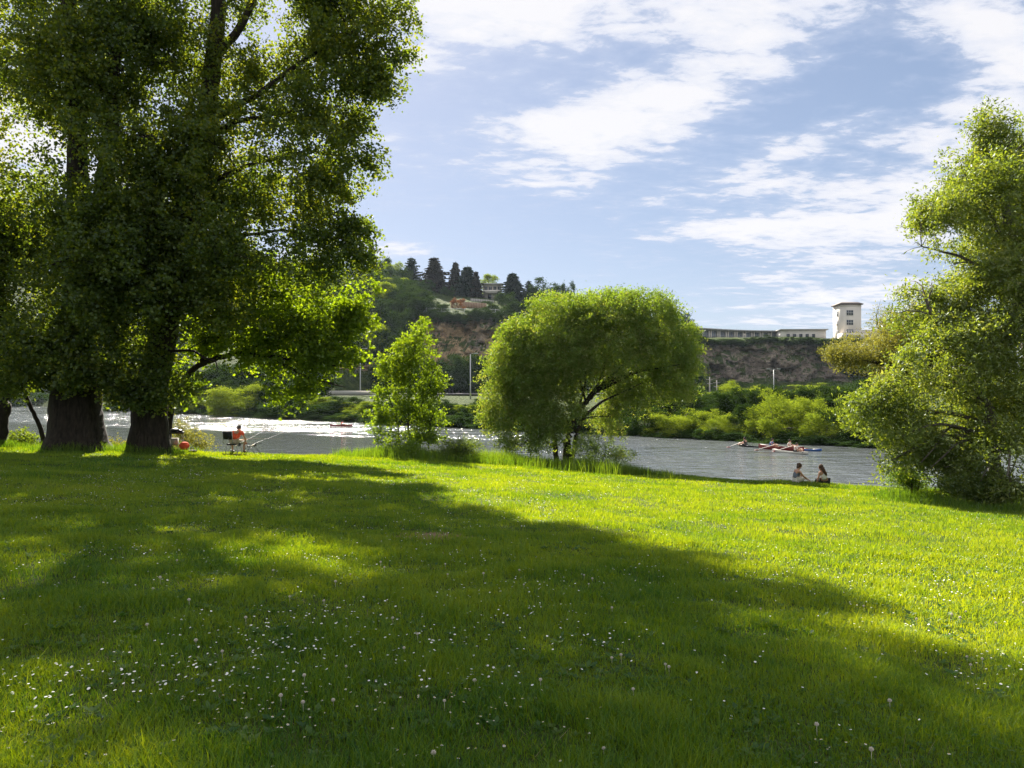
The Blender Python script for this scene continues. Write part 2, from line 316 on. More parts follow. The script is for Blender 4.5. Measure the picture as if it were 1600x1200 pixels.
# ------------------------------------------------------------------ river
def water_mat():
    m = bpy.data.materials.new('river_water'); m.use_nodes = True; nt = m.node_tree; N = nt.nodes; L = nt.links
    b = N['Principled BSDF']; b.inputs['Base Color'].default_value = (.080, .090, .092, 1); b.inputs['Roughness'].default_value = .20; b.inputs['IOR'].default_value = 1.33
    g = N.new('ShaderNodeNewGeometry')
    def nz(s, d, rot=R(45), sy=1.0, dist=0):
        mp = N.new('ShaderNodeMapping'); mp.inputs['Rotation'].default_value[2] = rot; mp.inputs['Scale'].default_value = (1, sy, 1); L.new(g.outputs['Position'], mp.inputs[0])
        n = N.new('ShaderNodeTexNoise'); n.inputs['Scale'].default_value = s; n.inputs['Detail'].default_value = d; n.inputs['Distortion'].default_value = dist; L.new(mp.outputs[0], n.inputs[0]); return n.outputs[0]
    def M(op, a, bb, clamp=False):
        n = N.new('ShaderNodeMath'); n.operation = op; n.use_clamp = clamp
        for i, x in enumerate((a, bb)):
            if isinstance(x, (int, float)): n.inputs[i].default_value = x
            else: L.new(x, n.inputs[i])
        return n.outputs[0]
    h = M('ADD', M('MULTIPLY', nz(1.6, 4, R(50), 1.6, .4), .55), M('ADD', M('MULTIPLY', nz(.55, 3, R(40), 1.6), 2.2), M('MULTIPLY', nz(6.0, 3), .10)))
    # calm water lies in a band along the near side on the left, wind ruffles the far side
    sp = N.new('ShaderNodeSeparateXYZ'); L.new(g.outputs['Position'], sp.inputs[0])
    s = M('ADD', M('MULTIPLY', sp.outputs[0], .6), sp.outputs[1])
    wob = M('MULTIPLY', M('SUBTRACT', nz(.05, 3, R(45), 3.0), .5), 8.0)
    band = N.new('ShaderNodeMapRange'); band.interpolation_type = 'SMOOTHSTEP'; L.new(M('ADD', s, wob), band.inputs[0]); band.inputs[1].default_value = 73; band.inputs[2].default_value = 76
    rt = N.new('ShaderNodeMapRange'); rt.interpolation_type = 'SMOOTHSTEP'; L.new(sp.outputs[0], rt.inputs[0]); rt.inputs[1].default_value = -6; rt.inputs[2].default_value = 8
    streak = N.new('ShaderNodeMapRange'); L.new(nz(.10, 5, R(35), 4.0), streak.inputs[0]); streak.inputs[1].default_value = .43; streak.inputs[2].default_value = .53; streak.inputs[3].default_value = .06
    gust = N.new('ShaderNodeMapRange'); L.new(nz(.35, 4, R(45), 2.5), gust.inputs[0]); gust.inputs[1].default_value = .38; gust.inputs[2].default_value = .60; gust.inputs[3].default_value = .25
    st = M('MULTIPLY', gust.outputs[0], M('MULTIPLY', M('MAXIMUM', band.outputs[0], rt.outputs[0]), streak.outputs[0]))
    bp = N.new('ShaderNodeBump'); bp.inputs['Distance'].default_value = .5; L.new(h, bp.inputs['Height'])
    L.new(M('ADD', M('MULTIPLY', st, .62), .12), bp.inputs['Strength'])
    rgh = M('ADD', M('MULTIPLY', st, .10), .05); L.new(rgh, b.inputs['Roughness'])
    L.new(bp.outputs[0], b.inputs['Normal'])
    return m
b = MB()
for (x0, x1, y0, y1) in ((-700, 700, -60, 760),):
    b.add([(x0, y0, WATER), (x1, y0, WATER), (x1, y1, WATER), (x0, y1, WATER)], [(0, 1, 2, 3)])
tag(b.build('river_water', water_mat()), 'river water', None, None, 'structure')

# ------------------------------------------------------------------ far bank, road, cliffs and hill
KU = [-400, 0, 260, 480, 560, 640, 665, 780, 820, 960, 1085, 1110, 1310, 1345, 1420, 1600, 2300]
K_HB = [0, 0, 0, 200, 226, 236, 238, 240, 240, 245, 255, 258, 262, 250, 230, 220, 220]       # foot of the hill (0: just behind the bank)
K_RUN = [120, 110, 100, 90, 70, 50, 22, 22, 45, 50, 26, 20, 20, 45, 90, 120, 120]      # depth over which it climbs
K_VT = [470, 480, 485, 490, 492, 494, 496, 496, 498, 515, 530, 534, 534, 545, 575, 590, 600]   # row of the edge
K_V2 = [425, 425, 428, 432, 438, 446, 456, 468, 475, 505, 524, 527, 527, 540, 572, 588, 600]   # row of the crest
def far_profile(up):
    u = U0 + F * up; d0 = min(101 / max(1 + up, .22), 420)
    hb = max(np.interp(u, KU, K_HB), d0 + 48); run = np.interp(u, KU, K_RUN)
    dt = hb + run; zt = EYE + (HZ - np.interp(u, KU, K_VT)) / F * dt
    d2 = dt + 75; z2 = EYE + (HZ - np.interp(u, KU, K_V2)) / F * d2
    if u > 1000: d2 = dt + 14; z2 = EYE + (HZ - np.interp(u, KU, K_V2)) / F * d2
    D = [d0 - 4, d0, d0 + 3, d0 + 7, hb - 30, hb - 18, hb - 8, hb, hb + run * .12]
    Z = [-5.5, WATER, WATER + .7, WATER + 1.4, .2, .7, .7, 1.2, 1.2 + (zt - 1.2) * .16]
    n = 26
    for i in range(1, n + 1):
        t = .12 + .88 * i / n; k = .16 + .84 * i / n; D.append(hb + run * t); Z.append(1.2 + (zt - 1.2) * k)
    for i in range(1, 9): D.append(dt + (d2 - dt) * i / 8); Z.append(zt + (z2 - zt) * i / 8)
    D += [d2 + 50, d2 + 150, d2 + 300]; Z += [z2 + 1, z2 - 4, -8]
    return np.array(D), np.array(Z)
def far_z(x, y):
    D, Z = far_profile(x / y); return float(np.interp(y, D, Z))
ups = np.concatenate([np.linspace(-1.0, -.7, 25)[:-1], np.linspace(-.7, .75, 700), np.linspace(.75, 1.4, 40)[1:]])
PD, PZ = zip(*[far_profile(a) for a in ups]); PD = np.array(PD); PZ = np.array(PZ); nr = PD.shape[1]
UX = ups[:, None] * PD; P = np.stack([UX.ravel(), PD.ravel(), PZ.ravel()], 1)
row = np.tile(np.arange(nr), len(ups)); uu = U0 + F * np.repeat(ups, nr)
cl = np.interp(uu, [480, 520, 610, 650, 675, 790, 830, 1080, 1105, 1320, 1350], [.15, .5, .5, .6, 1, 1, .3, .4, 1, 1, .1]) * np.interp(row, [7, 10, 31, 35], [0, 1, 1, .15])
n1 = fbm(P * [1, 1, .45], .10, 5, 21); n2 = 1 - np.abs(2 * fbm(P * [1, 1, 1.2], .16, 5, 31, .55) - 1); n3 = fbm(P * [1, 1, .4], .35, 3, 44)
P[:, 1] += cl * ((n1 - .5) * 20 + (n2 - .7) * 12 + (n3 - .5) * 6); P[:, 2] += cl * (n2 - .7) * 4
P[:, 2] += np.interp(row, [2, 4, 20, 45], [0, .5, 1, 1]) * (1 - cl) * (fbm(P, .06, 3, 50) - .5) * 3
def hill_mat():
    m = bpy.data.materials.new('hill_ground'); m.use_nodes = True; nt = m.node_tree; N = nt.nodes; L = nt.links
    b = N['Principled BSDF']; b.inputs['Roughness'].default_value = .95; b.inputs['Specular IOR Level'].default_value = .1
    g = N.new('ShaderNodeNewGeometry')
    def nz(s, d=6, sc=(1, 1, 1), dist=0, rough=.6):
        mp = N.new('ShaderNodeMapping'); mp.inputs['Scale'].default_value = sc; L.new(g.outputs['Position'], mp.inputs[0])
        n = N.new('ShaderNodeTexNoise'); n.inputs['Scale'].default_value = s; n.inputs['Detail'].default_value = d; n.inputs['Roughness'].default_value = rough; n.inputs['Distortion'].default_value = dist; L.new(mp.outputs[0], n.inputs[0]); return n.outputs[0]
    def ramp(f, st):
        r = N.new('ShaderNodeValToRGB'); L.new(f, r.inputs[0])
        r.color_ramp.elements[0].position = st[0][0]; r.color_ramp.elements[0].color = st[0][1] + (1,)
        r.color_ramp.elements[1].position = st[-1][0]; r.color_ramp.elements[1].color = st[-1][1] + (1,)
        for p, c in st[1:-1]: e = r.color_ramp.elements.new(p); e.color = c + (1,)
        return r.outputs[0]
    def mix(f, a, b_):
        x = N.new('ShaderNodeMixRGB'); L.new(f, x.inputs[0]); L.new(a, x.inputs[1]); L.new(b_, x.inputs[2]); return x.outputs[0]
    rk = ramp(nz(.35, 8, (1, 1, 2.2), .8, .68), [(.30, (.10, .085, .072)), (.44, (.25, .21, .17)), (.56, (.38, .31, .245)), (.72, (.60, .50, .38))])
    ro = ramp(nz(.30, 8, (1, 1, .6), .8, .68), [(.30, (.17, .115, .075)), (.46, (.46, .32, .18)), (.70, (.70, .53, .32))])
    spx = N.new('ShaderNodeSeparateXYZ'); L.new(g.outputs['Position'], spx.inputs[0])
    lf = N.new('ShaderNodeMapRange'); L.new(spx.outputs[0], lf.inputs[0]); lf.inputs[1].default_value = 6; lf.inputs[2].default_value = -2
    om = N.new('ShaderNodeMapRange'); L.new(nz(.055, 4), om.inputs[0]); om.inputs[1].default_value = .36; om.inputs[2].default_value = .46
    mm = N.new('ShaderNodeMath'); mm.operation = 'MULTIPLY'; L.new(lf.outputs[0], mm.inputs[0]); L.new(om.outputs[0], mm.inputs[1])
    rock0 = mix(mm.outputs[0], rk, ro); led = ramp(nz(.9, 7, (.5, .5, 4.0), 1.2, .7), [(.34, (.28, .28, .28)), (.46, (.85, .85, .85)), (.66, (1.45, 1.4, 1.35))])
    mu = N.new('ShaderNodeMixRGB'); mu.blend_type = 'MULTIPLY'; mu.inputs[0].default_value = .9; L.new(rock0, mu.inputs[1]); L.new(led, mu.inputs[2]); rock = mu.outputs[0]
    gr = ramp(nz(.5, 7), [(.3, (.022, .040, .010)), (.5, (.050, .078, .016)), (.72, (.10, .125, .03))])
    sn = N.new('ShaderNodeSeparateXYZ'); L.new(g.outputs['True Normal'], sn.inputs[0])
    ad = N.new('ShaderNodeMath'); ad.operation = 'ADD'; L.new(sn.outputs[2], ad.inputs[0])
    m3 = N.new('ShaderNodeMath'); m3.operation = 'MULTIPLY'; L.new(nz(.25, 6), m3.inputs[0]); m3.inputs[1].default_value = .5; L.new(m3.outputs[0], ad.inputs[1])
    fl = N.new('ShaderNodeMapRange'); L.new(ad.outputs[0], fl.inputs[0]); fl.inputs[1].default_value = 1.0; fl.inputs[2].default_value = 1.13
    ca = N.new('ShaderNodeAttribute'); ca.attribute_name = 'cliff'; cm = N.new('ShaderNodeMapRange'); L.new(ca.outputs['Fac'], cm.inputs[0]); cm.inputs[1].default_value = .32; cm.inputs[2].default_value = .55; cm.inputs[3].default_value = 1; cm.inputs[4].default_value = 0
    fm = N.new('ShaderNodeMath'); fm.operation = 'MAXIMUM'; L.new(fl.outputs[0], fm.inputs[0]); L.new(cm.outputs[0], fm.inputs[1])
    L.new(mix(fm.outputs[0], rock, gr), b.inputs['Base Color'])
    bp = N.new('ShaderNodeBump'); bp.inputs['Strength'].default_value = 1.0; bp.inputs['Distance'].default_value = 3.0; L.new(nz(.45, 8, (1, 1, 1.8), .6, .7), bp.inputs['Height']); L.new(bp.outputs[0], b.inputs['Normal'])
    return m
idx = np.arange(len(ups) * nr).reshape(len(ups), nr)
Q = np.stack([idx[:-1, :-1].ravel(), idx[1:, :-1].ravel(), idx[1:, 1:].ravel(), idx[:-1, 1:].ravel()], 1)
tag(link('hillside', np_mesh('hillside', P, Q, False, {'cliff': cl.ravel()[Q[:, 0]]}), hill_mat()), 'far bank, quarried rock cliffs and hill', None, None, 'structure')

# ------------------------------------------------------------------ trees
def leaves_np(C, D, Lg, Wd, crnd, rs):
    """C centres (n,3), D unit leaf axis (n,3)"""
    n = len(C); r = rs.normal(size=(n, 3)); S = np.cross(D, r); S /= np.linalg.norm(S, axis=1)[:, None] + 1e-9
    k = rs.uniform(.7, 1.25, (n, 1)); a = D * Lg * k; w = S * Wd * k * .5
    nn = np.cross(D, S); bend = nn * Lg * rs.uniform(-.18, .18, (n, 1))
    V = np.empty((n, 4, 3), np.float32)
    V[:, 0] = C - a * .5; V[:, 1] = C - a * .02 + w + bend; V[:, 2] = C + a * .5 + bend * .6; V[:, 3] = C - a * .02 - w + bend
    return V.reshape(-1, 3), np.arange(n * 4).reshape(-1, 4), np.clip(.55 * crnd + .45 * rs.random(n), 0, 1)
def crown_np(blobs, ncl, per, clr, Lg, Wd, seed, hang=0.0, gap=.0, gapscale=.6, shell=.45, flat=.75, warp=.55, wscale=.45):
    """blobs: (centre, (rx, ry, rz), weight). Returns leaf arrays and the cluster centres."""
    rs = np.random.default_rng(seed)
    w = np.array([(r[0] * r[1] * r[2]) ** .72 * k for c, r, k in blobs]); w /= w.sum()
    bi = rs.choice(len(blobs), ncl, p=w)
    c = np.array([list(b_[0]) for b_ in blobs])[bi]; rad = np.array([list(b_[1]) for b_ in blobs])[bi]
    d = rs.normal(size=(ncl, 3)); d /= np.linalg.norm(d, axis=1)[:, None]
    K = c + d * rad * (rs.random((ncl, 1)) ** shell)
    if gap > 0:
        keep = fbm(K, gapscale, 3, seed) > gap; K = K[keep]; bi = bi[keep]
    cc = np.array([list(b_[0]) for b_ in blobs])[bi]; lobe = rs.random(len(blobs))[bi]; n = len(K); crnd = rs.random(n) * .42 + .25 * fbm(K, .5, 2, seed + 3) + .33 * lobe
    cnt = per
    wv = np.stack([fbm(K, wscale, 2, seed + 5 + i) - .5 for i in range(3)], 1) * 2.6 * warp; K = K + wv
    ax = K - cc; ax /= np.linalg.norm(ax, axis=1)[:, None] + 1e-6
    ax = ax + rs.normal(size=(n, 3)) * .55 + np.array([0, 0, .10 - 1.6 * hang]); ax /= np.linalg.norm(ax, axis=1)[:, None]
    szk = rs.uniform(.6, 1.4, (n, 1, 1)); tt = rs.uniform(-1, 1, (n, cnt, 1))
    off = ax[:, None, :] * tt * clr * 1.9 * szk + rs.normal(size=(n, cnt, 3)) * clr * .55 * np.array([1, 1, flat]) * szk * (1.15 - .45 * tt)
    off[:, :, 2:] -= clr * (.25 + hang) * (tt + 1) ** 2 * .5
    C = (K[:, None, :] + off).reshape(-1, 3)
    D = rs.normal(size=(n * cnt, 3)); D[:, 2] = D[:, 2] * .7 - .25 - hang * 2.2; D /= np.linalg.norm(D, axis=1)[:, None]
    cr = np.repeat(crnd, cnt)
    V, Q, A = leaves_np(C, D, Lg, Wd, cr, rs)
    return V, Q, A, K
def limb(b, p0, p1, r0, r1, rs, n=6, sides=6, sag=.12, wob=.06):
    p0, p1 = np.array(p0, float), np.array(p1, float); L_ = np.linalg.norm(p1 - p0); pts = []
    off = rs.normal(size=3) * L_ * wob
    for i in range(n + 1):
        t = i / n; p = p0 * (1 - t) + p1 * t + off * math.sin(t * math.pi) + np.array([0, 0, sag * L_ * math.sin(t * math.pi)]) + (rs.normal(size=3) * L_ * .012 if 0 < i < n else 0)
        pts.append(p)
    b.tube(pts, [r0 + (r1 - r0) * (i / n) ** .8 for i in range(n + 1)], sides)
    return pts
def make_tree(name, label, cat, stems, blobs, leafmat, bark, ncl, per, clr, Lg, Wd, seed, ntw=200, group=None, limbs=(), crown_name='crown', twig_r=.02, blob_limbs=True, **kw):
    """stems: list of (points, radii) given in world space; limbs: (points, radii) shown by the photograph"""
    rs = np.random.default_rng(seed + 99)
    base = Vector(stems[0][0][0]); root = thing(name, label, cat, base, 0, group)
    V, Q, A, K = crown_np(blobs, ncl, per, clr, Lg, Wd, seed, **kw)
    b = MB(); skel = []
    for P_, r_ in list(stems) + list(limbs):
        P_ = [np.array(p, float) for p in P_]; PP = []; RR_ = []
        for i in range(len(P_) - 1):
            m = 7
            for j in range(m):
                t = j / m; q = P_[i] * (1 - t) + P_[i + 1] * t
                if i + j > 0: q = q + rs.normal(size=3) * min(r_[i] * .13, .02)
                PP.append(q); RR_.append(r_[i] * (1 - t) + r_[i + 1] * t)
        PP.append(P_[-1]); RR_.append(r_[-1])
        if r_[0] > .15 and P_[0][2] < base.z + .3:
            RR_ = [r * (1 + .38 * math.exp(-max(0, p[2] - base.z) / .45)) for p, r in zip(PP, RR_)]
        b.tube(PP, RR_, 16 if r_[0] > .3 else 8)
        if r_[0] > .3:                                     # fluted, furrowed bole
            k0 = len(b.V) - 2 - 16 * len(PP)
            for q in range(16 * len(PP)):
                c = Vector(PP[q // 16]); v = Vector(b.V[k0 + q]); th = 2 * math.pi * (q % 16) / 16; zz = v.z - base.z
                b.V[k0 + q] = tuple(c + (v - c) * (1 + (.07 + .16 * math.exp(-zz / .6)) * math.sin(th * 5 + seed + zz * .15) + .05 * math.sin(th * 3 + zz * .8)))
        skel += list(zip(PP, RR_))
    skp = np.array([p for p, r in skel]); skr = np.array([r for p, r in skel]); hmin = base.z + .15 * (skp[:, 2].max() - base.z)
    def nearest(q, low=.0):
        dd = np.linalg.norm(skp - q, axis=1) + 2.0 * np.maximum(0, skp[:, 2] - q[2]) + (skp[:, 2] < hmin) * 3; i = int(np.argmin(dd)); return skp[i], skr[i]
    if blob_limbs:
        new = []
        for c, r, k in blobs:
            for q in range(2):
                e = np.array(c) + rs.normal(size=3) * np.array(r) * .35
                s, rad = nearest(e); r0 = min(rad * .6, .012 * np.linalg.norm(e - s) + .03)
                pts = limb(b, s, e, r0, r0 * .3, rs); new += [(p, r0 * (1 - .7 * i / 6)) for i, p in enumerate(pts)]
        skp = np.concatenate([skp, np.array([p for p, r in new])]); skr = np.concatenate([skr, np.array([r for p, r in new])])
    for i in rs.choice(len(K), min(ntw, len(K)), replace=False):
        s, rad = nearest(K[i]); r0 = min(rad * .7, twig_r)
        limb(b, s, K[i], r0, r0 * .25, rs, 4, 4, .08)
    bv = np.array(b.V) - np.array(base); b.V = [tuple(v) for v in bv]
    b.build('trunk', bark, root, True)
    me = np_mesh(crown_name, V - np.array(base, np.float32), Q, False, {'rnd': A}); link(crown_name, me, leafmat, root)
    return root
def B(u, v, d, ru, rv, rd=None, k=1.0):            # crown lobe measured in the photograph at distance d, given real size
    s = d / F; return (tuple(at(u, v, d)), (ru * s, rd if rd is not None else ru * s, rv * s), k)
def S(*pts):                                       # stem through (u, v, d, radius)
    return ([tuple(at(u, v, d)) for u, v, d, r in pts], [r for u, v, d, r in pts])
def foot(u, d, r):                                 # stem start on the ground
    x = (u - U0) / F * d; return (tuple((x, d, gz(x, d) - .15)), r)
def SF(u, d, r, *pts):
    p, q = S(*pts); f, fr = foot(u, d, r); return ([f] + p, [fr] + q)

# three big trees of the left group
make_tree('poplar_tree', 'tall dark tree leaning right beside the seated angler, limbs reaching out over the river', 'tree',
    [SF(234, 31, .72, (238, 600, 31, .60), (255, 520, 31, .52), (278, 400, 31, .45), (300, 290, 31, .40), (322, 180, 31.2, .36), (340, 40, 31.5, .30), (345, -120, 31.5, .24), (350, -300, 31.5, .12))],
    [B(430, 250, 31, 120, 90, 3.2), B(540, 250, 30.5, 70, 62, 1.6), B(490, 330, 30.5, 80, 62, 2), B(380, 110, 32, 100, 90, 3), B(510, 150, 31, 80, 55, 2.2, 1), B(550, 70, 31, 90, 45, 2.2, 1), B(460, 60, 31, 80, 60, 2.5, 1), B(540, 0, 31.5, 110, 50, 2.5, 1),
     B(612, 40, 31, 56, 36, 1.4, .6), B(590, 125, 31, 50, 30, 1.2, .8), B(530, 200, 31, 60, 40, 1.8, 1), B(635, 85, 31, 26, 14, .8, .9), B(570, 130, 31, 60, 32, 1.2, .5), B(320, 230, 30, 100, 120, 3), B(360, 400, 30, 100, 70, 3), B(470, 400, 30, 80, 45, 2.2), B(310, 330, 31, 130, 150, 4, .6),
     B(330, -70, 32, 90, 90, 3.5, 1), B(460, -80, 32, 100, 60, 3, .8), B(350, -220, 32, 165, 130, 5), B(315, -400, 32, 150, 130, 5), B(295, -560, 32, 100, 90, 4),
     B(545, -130, 31, 95, 80, 2.4, 1.7), B(530, -270, 31, 85, 80, 2.4, 1.7), B(450, -370, 31, 100, 80, 2.6, 1.5), B(430, -200, 31, 100, 80, 2.6, 1.5), B(300, 480, 29.5, 100, 80, 2.5), B(280, 570, 29.5, 70, 55, 2), B(560, 350, 30.5, 36, 30, 1.1, 1.6), B(590, 250, 30.5, 38, 30, 1.2, 1.6), B(560, 410, 30.5, 30, 24, 1, 1.4), B(520, 300, 30.5, 60, 40, 1.6)],
    L_POP, BARK, 11800, 38, .26, .135, .105, 11, ntw=420,
    limbs=[S((322, 190, 31.2, .17), (400, 150, 31, .12), (480, 90, 31, .08), (560, 45, 31, .05), (620, 20, 31, .02)),
           S((335, 90, 31.3, .20), (370, 50, 31.4, .17), (410, -30, 31.6, .13), (440, -140, 32, .07)),
           S((318, 215, 31.2, .14), (370, 190, 31, .11), (450, 175, 30.6, .06), (540, 165, 30.5, .02)),
           S((300, 300, 31, .13), (380, 260, 30.6, .09), (480, 235, 30.4, .05), (570, 250, 30.4, .02)),
           S((280, 390, 31, .12), (360, 370, 30.5, .08), (440, 360, 30.2, .05), (540, 375, 30.2, .02))],
    gap=.478, gapscale=.6, shell=.5)
make_tree('maple_tree', 'low spreading tree with bright yellow green leaves lit from behind, left of the young tree', 'tree',
    [SF(258, 34.2, .17, (270, 610, 33.8, .15), (310, 570, 33.5, .13), (365, 552, 33.5, .11), (420, 556, 33.5, .08), (480, 590, 33.3, .05), (540, 605, 33.2, .02))],
    [B(450, 480, 33, 95, 60, 2.2), B(540, 480, 33, 42, 34, 1.2), B(390, 530, 33, 80, 50, 2, .7), B(490, 560, 33, 75, 38, 1.8, .8), B(550, 560, 33, 40, 24, 1, .7), B(460, 610, 33, 52, 24, 1.2, .7), B(575, 440, 33, 18, 22, .6), B(400, 440, 33.5, 110, 50, 2),
     B(430, 520, 34, 110, 60, 2, .7), B(560, 505, 33, 36, 30, 1), B(330, 520, 33.5, 70, 60, 2, .6), B(300, 610, 33.5, 40, 24, 1, .5)],
    L_MAP, BARK, 1900, 30, .24, .15, .12, 15, ntw=200,
    limbs=[S((365, 552, 33.5, .09), (430, 530, 33.4, .07), (500, 500, 33.2, .04), (560, 470, 33, .015)), S((420, 556, 33.5, .07), (500, 570, 33, .04), (575, 575, 33, .01)), S((310, 570, 33.5, .09), (360, 500, 33.4, .06), (430, 450, 33.3, .02))],
    gap=.45, gapscale=.8, shell=.5, flat=.5)
make_tree('poplar_tree', 'massive dark tree with the thickest trunk, splitting into two stems', 'tree',
    [SF(120, 30, 1.02, (120, 640, 30, .92), (122, 560, 30, .85), (124, 460, 30, .62), (122, 330, 30, .42), (120, 200, 30, .33), (110, 40, 30, .27), (105, -200, 30, .18), (100, -400, 30, .08)),
     S((135, 500, 30, .55), (150, 380, 30.2, .36), (168, 240, 30.4, .30), (180, 60, 30.6, .22), (190, -150, 30.6, .14))],
    [B(130, 120, 30, 110, 110, 3.4), B(60, 330, 29, 90, 110, 3), B(150, 420, 28.5, 100, 110, 2.6), B(80, 540, 29, 100, 60, 2.4), B(210, 250, 29, 90, 120, 3), B(230, 60, 31, 90, 100, 3), B(110, -60, 31, 150, 120, 4, .8), B(200, 520, 29, 70, 60, 2),
     B(140, -250, 31, 200, 130, 5.5), B(130, -430, 31, 170, 120, 5), B(110, -600, 31, 110, 90, 4), B(20, 120, 30, 70, 60, 2.5, .5), B(30, 590, 29, 60, 24, 1.6), B(200, 605, 29.5, 46, 18, 1), B(220, 400, 28.8, 80, 90, 2.4), B(250, 330, 31, 110, 130, 4, .4), B(130, 580, 28.6, 110, 30, 1.2, 1.2), B(60, 600, 28.6, 60, 18, 1), B(235, 596, 29.4, 52, 34, 1, 1.2)],
    L_POP, BARK, 9800, 40, .26, .135, .105, 12, ntw=300, limbs=[], gap=.42, gapscale=.55, shell=.5)
make_tree('poplar_tree', 'slanting dark tree at the edge of the picture beyond the thickest trunk', 'tree',
    [SF(-6, 30.5, .29, (3, 650, 30.5, .27), (12, 600, 30.5, .26), (-10, 450, 30.5, .26), (-40, 250, 31, .2), (-60, 50, 31, .12)),
     SF(72, 31.5, .10, (62, 665, 31.5, .09), (48, 636, 31.5, .08), (30, 590, 31.5, .05))],
    [B(-60, 300, 31, 130, 150, 4), B(-40, 100, 32, 110, 90, 3, .6), B(0, 480, 30.5, 70, 80, 2.5), B(-20, 575, 30.5, 70, 36, 2), B(-120, 500, 31, 110, 90, 3), B(20, 360, 32, 80, 80, 3, .6), B(-150, 150, 32, 120, 130, 4), B(10, 430, 31, 70, 60, 2.5, 1.5), B(0, 370, 31, 50, 60, 2, 1.3)],
    L_POP, BARK, 4800, 36, .26, .125, .095, 13, ntw=160, gap=.455, gapscale=.55, shell=.5)
# a tree standing just outside the view on the left, whose crown shades the lawn in front of the camera
make_tree('poplar_tree', 'tall leafy tree at the left edge, standing nearer than the trunk group', 'tree',
    [([(-15.5, 13.5, gz(-15.5, 13.5) - .2), (-15.3, 13.5, 5), (-15.1, 13.6, 11), (-15, 13.6, 17)], [.5, .4, .28, .08])],
    [((-15, 13.5, 9), (3.6, 4, 3), 1), ((-15, 13.5, 13), (3.8, 4, 3.4), 1), ((-15, 13.6, 17), (2.5, 2.5, 2.5), 1)],
    L_POP, BARK, 2200, 22, .30, .16, .12, 14, ntw=80, gap=.44, gapscale=.5, shell=.5)

# willow in the middle
make_tree('willow_tree', 'broad domed willow with arching branches, alone on the bank in the middle', 'tree',
    [SF(884, 43, .26, (886, 690, 43, .22), (893, 665, 43, .19), (905, 640, 43, .16), (930, 612, 43, .12), (965, 590, 43, .08), (1010, 575, 43, .04)),
     SF(872, 43.2, .16, (866, 680, 43.2, .13), (853, 640, 43.2, .11), (850, 600, 43.4, .08), (840, 540, 43.4, .05), (830, 500, 43.4, .02)),
     SF(890, 42.8, .14, (900, 680, 42.8, .12), (912, 650, 42.8, .10), (940, 628, 42.8, .07), (1000, 600, 42.8, .03))],
    [B(935, 530, 43, 130, 72, 3.6), B(850, 555, 43, 85, 72, 3), B(805, 600, 42.5, 60, 60, 2.2), B(790, 652, 42, 45, 34, 1.6), B(835, 668, 41.5, 55, 32, 1.5), B(1035, 540, 43, 55, 56, 2.4), B(1050, 585, 43, 42, 40, 1.6), B(960, 482, 43, 100, 28, 3),
     B(880, 480, 43, 60, 26, 2.2), B(985, 620, 43.6, 45, 28, 1.5, .7), B(1080, 520, 43, 14, 18, .8), B(810, 525, 43, 34, 34, 1.6), B(950, 655, 44, 40, 26, 1.5, .6), B(930, 590, 45, 100, 50, 1.5, .35), B(1020, 600, 44.5, 50, 30, 1.5, .6), B(815, 690, 41, 40, 18, 1.2, .8), B(860, 640, 41.5, 50, 40, 1.4), B(990, 480, 43, 80, 24, 2), B(1070, 560, 43, 26, 34, 1.2)],
    L_WIL, BARK, 7200, 40, .23, .15, .058, 21, ntw=420, group=None,
    limbs=[S((905, 640, 43, .10), (935, 600, 42.6, .07), (955, 540, 42.6, .04), (975, 480, 42.6, .015)), S((900, 650, 43, .09), (915, 600, 43, .06), (915, 530, 42.8, .04), (905, 470, 42.8, .01)),
           S((925, 615, 43, .09), (985, 560, 42.4, .05), (1030, 520, 42.4, .02)), S((893, 665, 43, .08), (870, 635, 42.8, .05), (850, 625, 42.6, .02)), S((940, 608, 43, .08), (1000, 580, 42.8, .05), (1060, 570, 42.6, .02)),
           S((850, 620, 43.2, .08), (820, 590, 42.8, .05), (790, 580, 42.6, .02)), S((915, 628, 43, .07), (900, 570, 43.4, .05), (870, 500, 43.4, .015))],
    hang=.20, gap=.415, gapscale=1.1, shell=.40, warp=.3, twig_r=.018)
# young tree
make_tree('young_maple_tree', 'young slender tree with several thin stems and loose bright leaves beside the domed willow', 'tree',
    [SF(640, 41, .06, (638, 650, 41, .05), (640, 600, 41, .04), (648, 540, 41, .03), (660, 505, 41, .01)), SF(650, 41, .05, (652, 650, 41, .04), (672, 600, 41, .03), (685, 560, 41, .01)),
     SF(625, 41.2, .05, (622, 660, 41.2, .04), (608, 620, 41.2, .03), (600, 580, 41.2, .01)), SF(668, 40.8, .04, (672, 660, 40.8, .03), (680, 640, 40.8, .015))],
    [B(650, 550, 41, 38, 36, 1.2), B(658, 520, 41, 22, 22, .7), B(625, 590, 41, 36, 30, 1.1), B(672, 590, 41, 28, 34, 1.1), B(600, 575, 41, 18, 14, .6), B(640, 630, 41, 58, 28, 1.4, 1), B(606, 650, 41, 30, 24, .9, .9), B(675, 650, 41, 32, 24, .9, .9), B(650, 682, 40.7, 58, 18, 1.1, .9), B(690, 600, 41, 16, 30, .7), B(596, 612, 41, 16, 10, .5)],
    L_MAP, BARK, 1050, 22, .17, .12, .095, 31, ntw=170, gap=.37, gapscale=1.2, shell=.5, twig_r=.012, flat=.55)
